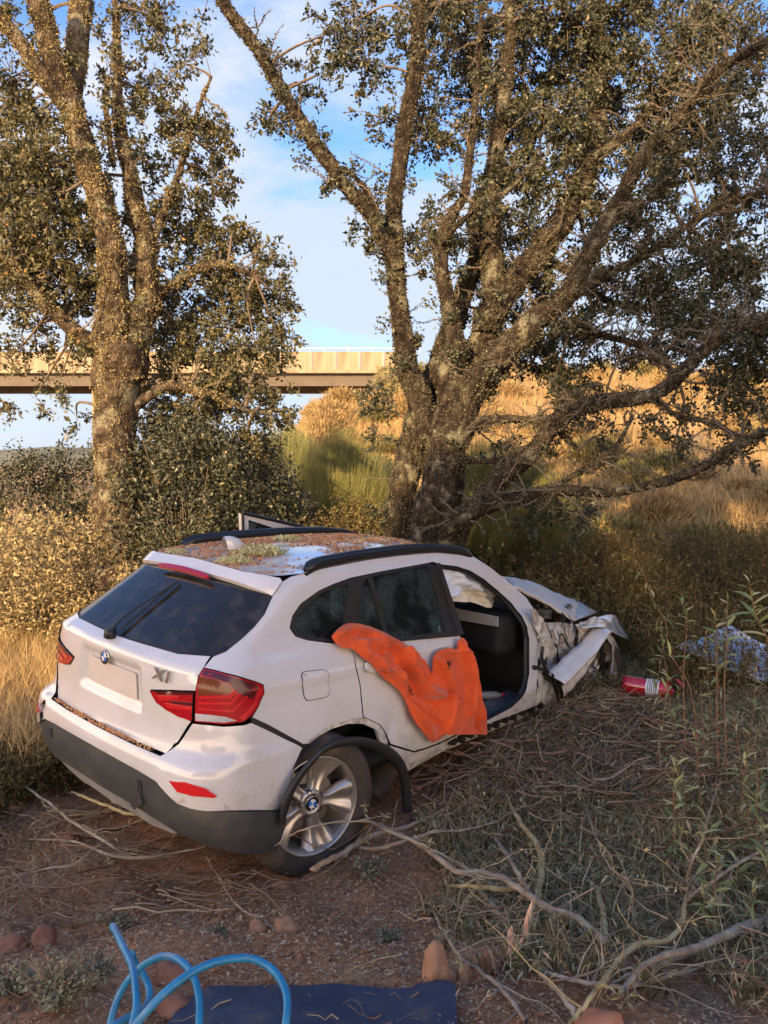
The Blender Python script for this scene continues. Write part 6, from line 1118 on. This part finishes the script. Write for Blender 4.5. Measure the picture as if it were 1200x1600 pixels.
# ---- tall weeds with narrow leaves at the right
WL=[]
for q,cl in enumerate([(.20,.23,.07),(.32,.33,.11),(.44,.40,.18),(.16,.21,.08)]):
    m=plain('weed_leaf_'+'abcd'[q],tuple(v*1.25 for v in cl),.5,var=.2,vscale=20); t=m.node_tree; b=t.nodes['Principled BSDF']; tr=N(t,'ShaderNodeBsdfTranslucent'); tr.inputs[0].default_value=c4(cl); mx=N(t,'ShaderNodeMixShader'); mx.inputs[0].default_value=.25; o_=t.nodes['Material Output']; t.links.new(b.outputs[0],mx.inputs[1]); t.links.new(tr.outputs[0],mx.inputs[2]); t.links.new(mx.outputs[0],o_.inputs[0])
    for cv in (.15,.45):
        V=[];n=7
        for i in range(n):
            t_=i/(n-1); w=.11*math.sin(math.pi*min(1,t_*.9+.08))**.8*(1 if t_<1 else 0)+.002; x=t_; z=-cv*t_*t_; V+=[(x,-w,z+.03*w/.1),(x,0,z),(x,w,z+.03*w/.1)]
        F=[]
        for i in range(n-1): F+=[[i*3,i*3+1,i*3+4,i*3+3],[i*3+1,i*3+2,i*3+5,i*3+4]]
        mb=MB(); mb.add(V,F); me=mb.mesh('leaf'); me.materials.append(m); WL.append(me)
STEMR=noisy('reddish_stem',[(.3,(.16,.08,.05)),(.6,(.26,.15,.08)),(.8,(.22,.22,.10))],scale=14,rough=.7,bump=.1)
def weed(label,px,depth,seed,leafl=.07,nl=18,r0=.0045,leafless=.35,droop=0.):
    r_=random.Random(seed); P=np.array([list(at(a,b,depth)) for a,b in px]); P=P[::-1]; P[0,2]=min(P[0,2],float(ground(P[0,0],P[0,1]))-.01+0) if True else 0
    Q=spline(P,30); o0=Q[0].copy(); root=empty('tall_weed',tuple(o0)); tag(root,label,'plant','tall narrow leaved weeds'); mb=MB(); mb.tube(Q-o0,np.linspace(r0,r0*.45,30),6); mb.build('stem',STEMR,root)
    for q in range(nl):
        t=leafless+(1-leafless)*(q/(nl-1))**.7; i=min(29,int(t*29)); a=q*2.4+r_.uniform(-.4,.4); el=r_.uniform(.1,.8)+(.4 if q>nl-6 else 0); L=leafl*1.5*r_.uniform(.6,1.25)*(1.0 if q<nl-5 else .8); el-=droop*r_.random()*1.5
        o=bpy.data.objects.new('leaf',r_.choice(WL)); COL.objects.link(o); o.parent=root; o.location=Q[i]-o0; o.rotation_euler=(r_.uniform(-.4,.4),-el,a); o.scale=(L,L,L)
weed('tall leaning weed in front of the fire extinguisher with pale drooping leaves at its tip',[(1004,890),(1020,937),(1040,971),(1043,1004),(1053,1030),(1081,1086),(1100,1125)],5.0,1,.075,13,droop=.9)
weed('weed with a leafy star top left of the foil blanket',[(1063,937),(1072,960),(1073,982),(1070,1021),(1068,1070),(1075,1120)],5.2,2,.07,13)
weed('weed with reddish stem standing in front of the foil blanket',[(1137,937),(1136,980),(1135,1021),(1132,1080),(1140,1140)],4.8,3,.07,16)
weed('tallest leafy weed at the right edge',[(1170,908),(1178,950),(1185,971),(1198,997),(1206,1060),(1210,1150)],3.9,4,.085,20)
weed('weed with long pale leaves just right of the drooping one',[(1117,955),(1120,997),(1120,1050),(1125,1120)],4.9,5,.075,14)
gw=random.Random(21); k=0
desc=['right of the extinguisher','below the foil blanket','near the right edge of the picture','in the brushwood on the right']
for q in range(34):
    a=gw.uniform(1010,1215); b=gw.uniform(1120,1420) if q%4 else gw.uniform(1380,1560); h=gw.uniform(60,170); dp=min(6,dpt(a,b)); s=gw.uniform(-26,20)
    if b>1380 and a<1100: continue
    weed(('short ' if h<95 else 'knee high ' if h<130 else 'taller ')+'narrow leaved weed '+('in the bottom right corner' if b>1380 else desc[0] if a<1070 and b<1230 else desc[1] if b<1230 and a<1150 else desc[2] if a>1140 else desc[3])+', of a loose stand',[(a+s,b-h),(a+s*.6,b-h*.6),(a+s*.2,b-h*.25),(a,b)],dp,30+q,.062 if dp>3.4 else .05,16,leafless=.15)
# small pale leaved shrubs at the lower left
def sprig(label,px,py,w,h,seed,n=60):
    r_=random.Random(seed); d=dpt(px,py); c=at(px,py,d); root=empty('pale_leaved_sprig',tuple(c)); tag(root,label,'plant','low pale leaved sprigs'); s=d/FPX
    nr=np.random.default_rng(seed); mb=MB(); LVb=[]
    for q in range(n):
        a=r_.uniform(0,6.28); e=np.array([math.cos(a)*w*s*r_.uniform(.2,1),math.sin(a)*w*s*.7*r_.random(),h*s*r_.uniform(.4,1)]); P=spline(np.array([[0,0,0],e*[.3,.3,.5],e]),6); mb.tube(P,np.linspace(.0028,.001,6),4,cap=False); m=12; f=nr.uniform(.25,1,(m,1)); b0=e*f+nr.normal(size=(m,3))*.004; LVb.append(quads_leaf(b0,rnd3(m,nr),rnd3(m,nr),nr.uniform(.012,.026,m),nr.uniform(.009,.017,m))[0])
    tag(mb.build('stem',TW1,root),kind='stuff'); V=np.concatenate(LVb); mb=MB(); mb.add(V,np.arange(len(V)).reshape(-1,4)); tag(mb.build('foliage',SAGE,root,False),kind='stuff')
sprig('largest pale leaved sprig in the lower left corner left of the hose',90,1580,80,95,1,90); sprig('pale sprig at the left edge near the bottom',20,1560,50,60,2,50); sprig('pale leaved sprig just left of the hose end',150,1540,45,60,3,40); sprig('small sprig at the foot of the rear wheel branch',575,1372,45,40,4,45); sprig('small sprig on the soil behind the hose end',185,1450,40,25,5,30); sprig('whitish sprig on the soil below the bumper',262,1395,26,14,6,16); sprig('low sprig on the soil right of the stones',345,1465,18,22,7,18); sprig('grey sprig beside the tarpaulin corner',610,1470,30,20,8,20); sprig('low sprig between the car sill and the brushwood',690,1215,30,26,9,26); sprig('sprig by the front wheel of the car',905,1135,34,26,10,30)
# crumbs of soil and leaf on the tarpaulin
xy=uni(500,-1.1,.35,1.7,2.3); k=inpoly(xy,tp); xy=xy[k]; P,_=tsurf(xy[:,0],xy[:,1],np.full(len(xy),.004)); V,F=scatterquads(P,np.tile([0,0,1.],(len(P),1)),.005,rg,.5); mb=MB(); mb.add(V,F); tag(mb.build('tarpaulin_crumbs',LT1,None,False),'crumbs of soil and leaf on the navy tarpaulin','debris',kind='stuff')
# clods
bm=bmesh.new(); bmesh.ops.create_icosphere(bm,subdivisions=1,radius=1); V0=np.array([v.co[:] for v in bm.verts]); F0=np.array([[v.index for v in f.verts] for f in bm.faces]); bm.free(); mb=MB()
xy=uni(2600,-3,1.3,1.7,4.6); nv=nval(xy[:,0],xy[:,1],2,5); xy=xy[nv+rg.normal(size=len(xy))*.2>0]
for x,y in xy:
    s=.006+.014*rg.random()**3; z=float(ground(x,y))+.022*noise.noise(Vector((x*3,y*3,3)))*0+.0; mb.add(V0*(s*rg.uniform(.6,1.3,3))*(1+.2*rg.normal(size=(12,1)))+[x,y,z+.014*noise.noise(Vector((x*9,y*9,0)))+.022*noise.noise(Vector((x*3,y*3,0)))+.004],F0)
tag(mb.build('soil_clods',gm,None,False),'small clods and gravel of reddish soil','gravel',kind='stuff')

mb=MB(); xy=uni(16000,.0,4.6,2.6,8.5); grass(mb,xy[brushzone(xy)],.13,.003,1.6,rg,dz=.03); xy=uni(5000,-5,-1.6,2.6,5.2); k=~carmask(xy,.0)&(nval(xy[:,0],xy[:,1],2,1)+rg.normal(size=5000)*.15>.05); grass(mb,xy[k],.12,.003,1.3,rg); tag(mb.build('dry_straw',leafy('pale_straw',[(0,(.30,.21,.11)),(.5,(.46,.35,.19)),(1,(.60,.50,.30))],trans=.15,rough=.8,spec=.15),None,False),'pale dry straw lying among the cut brushwood','straw',kind='stuff')
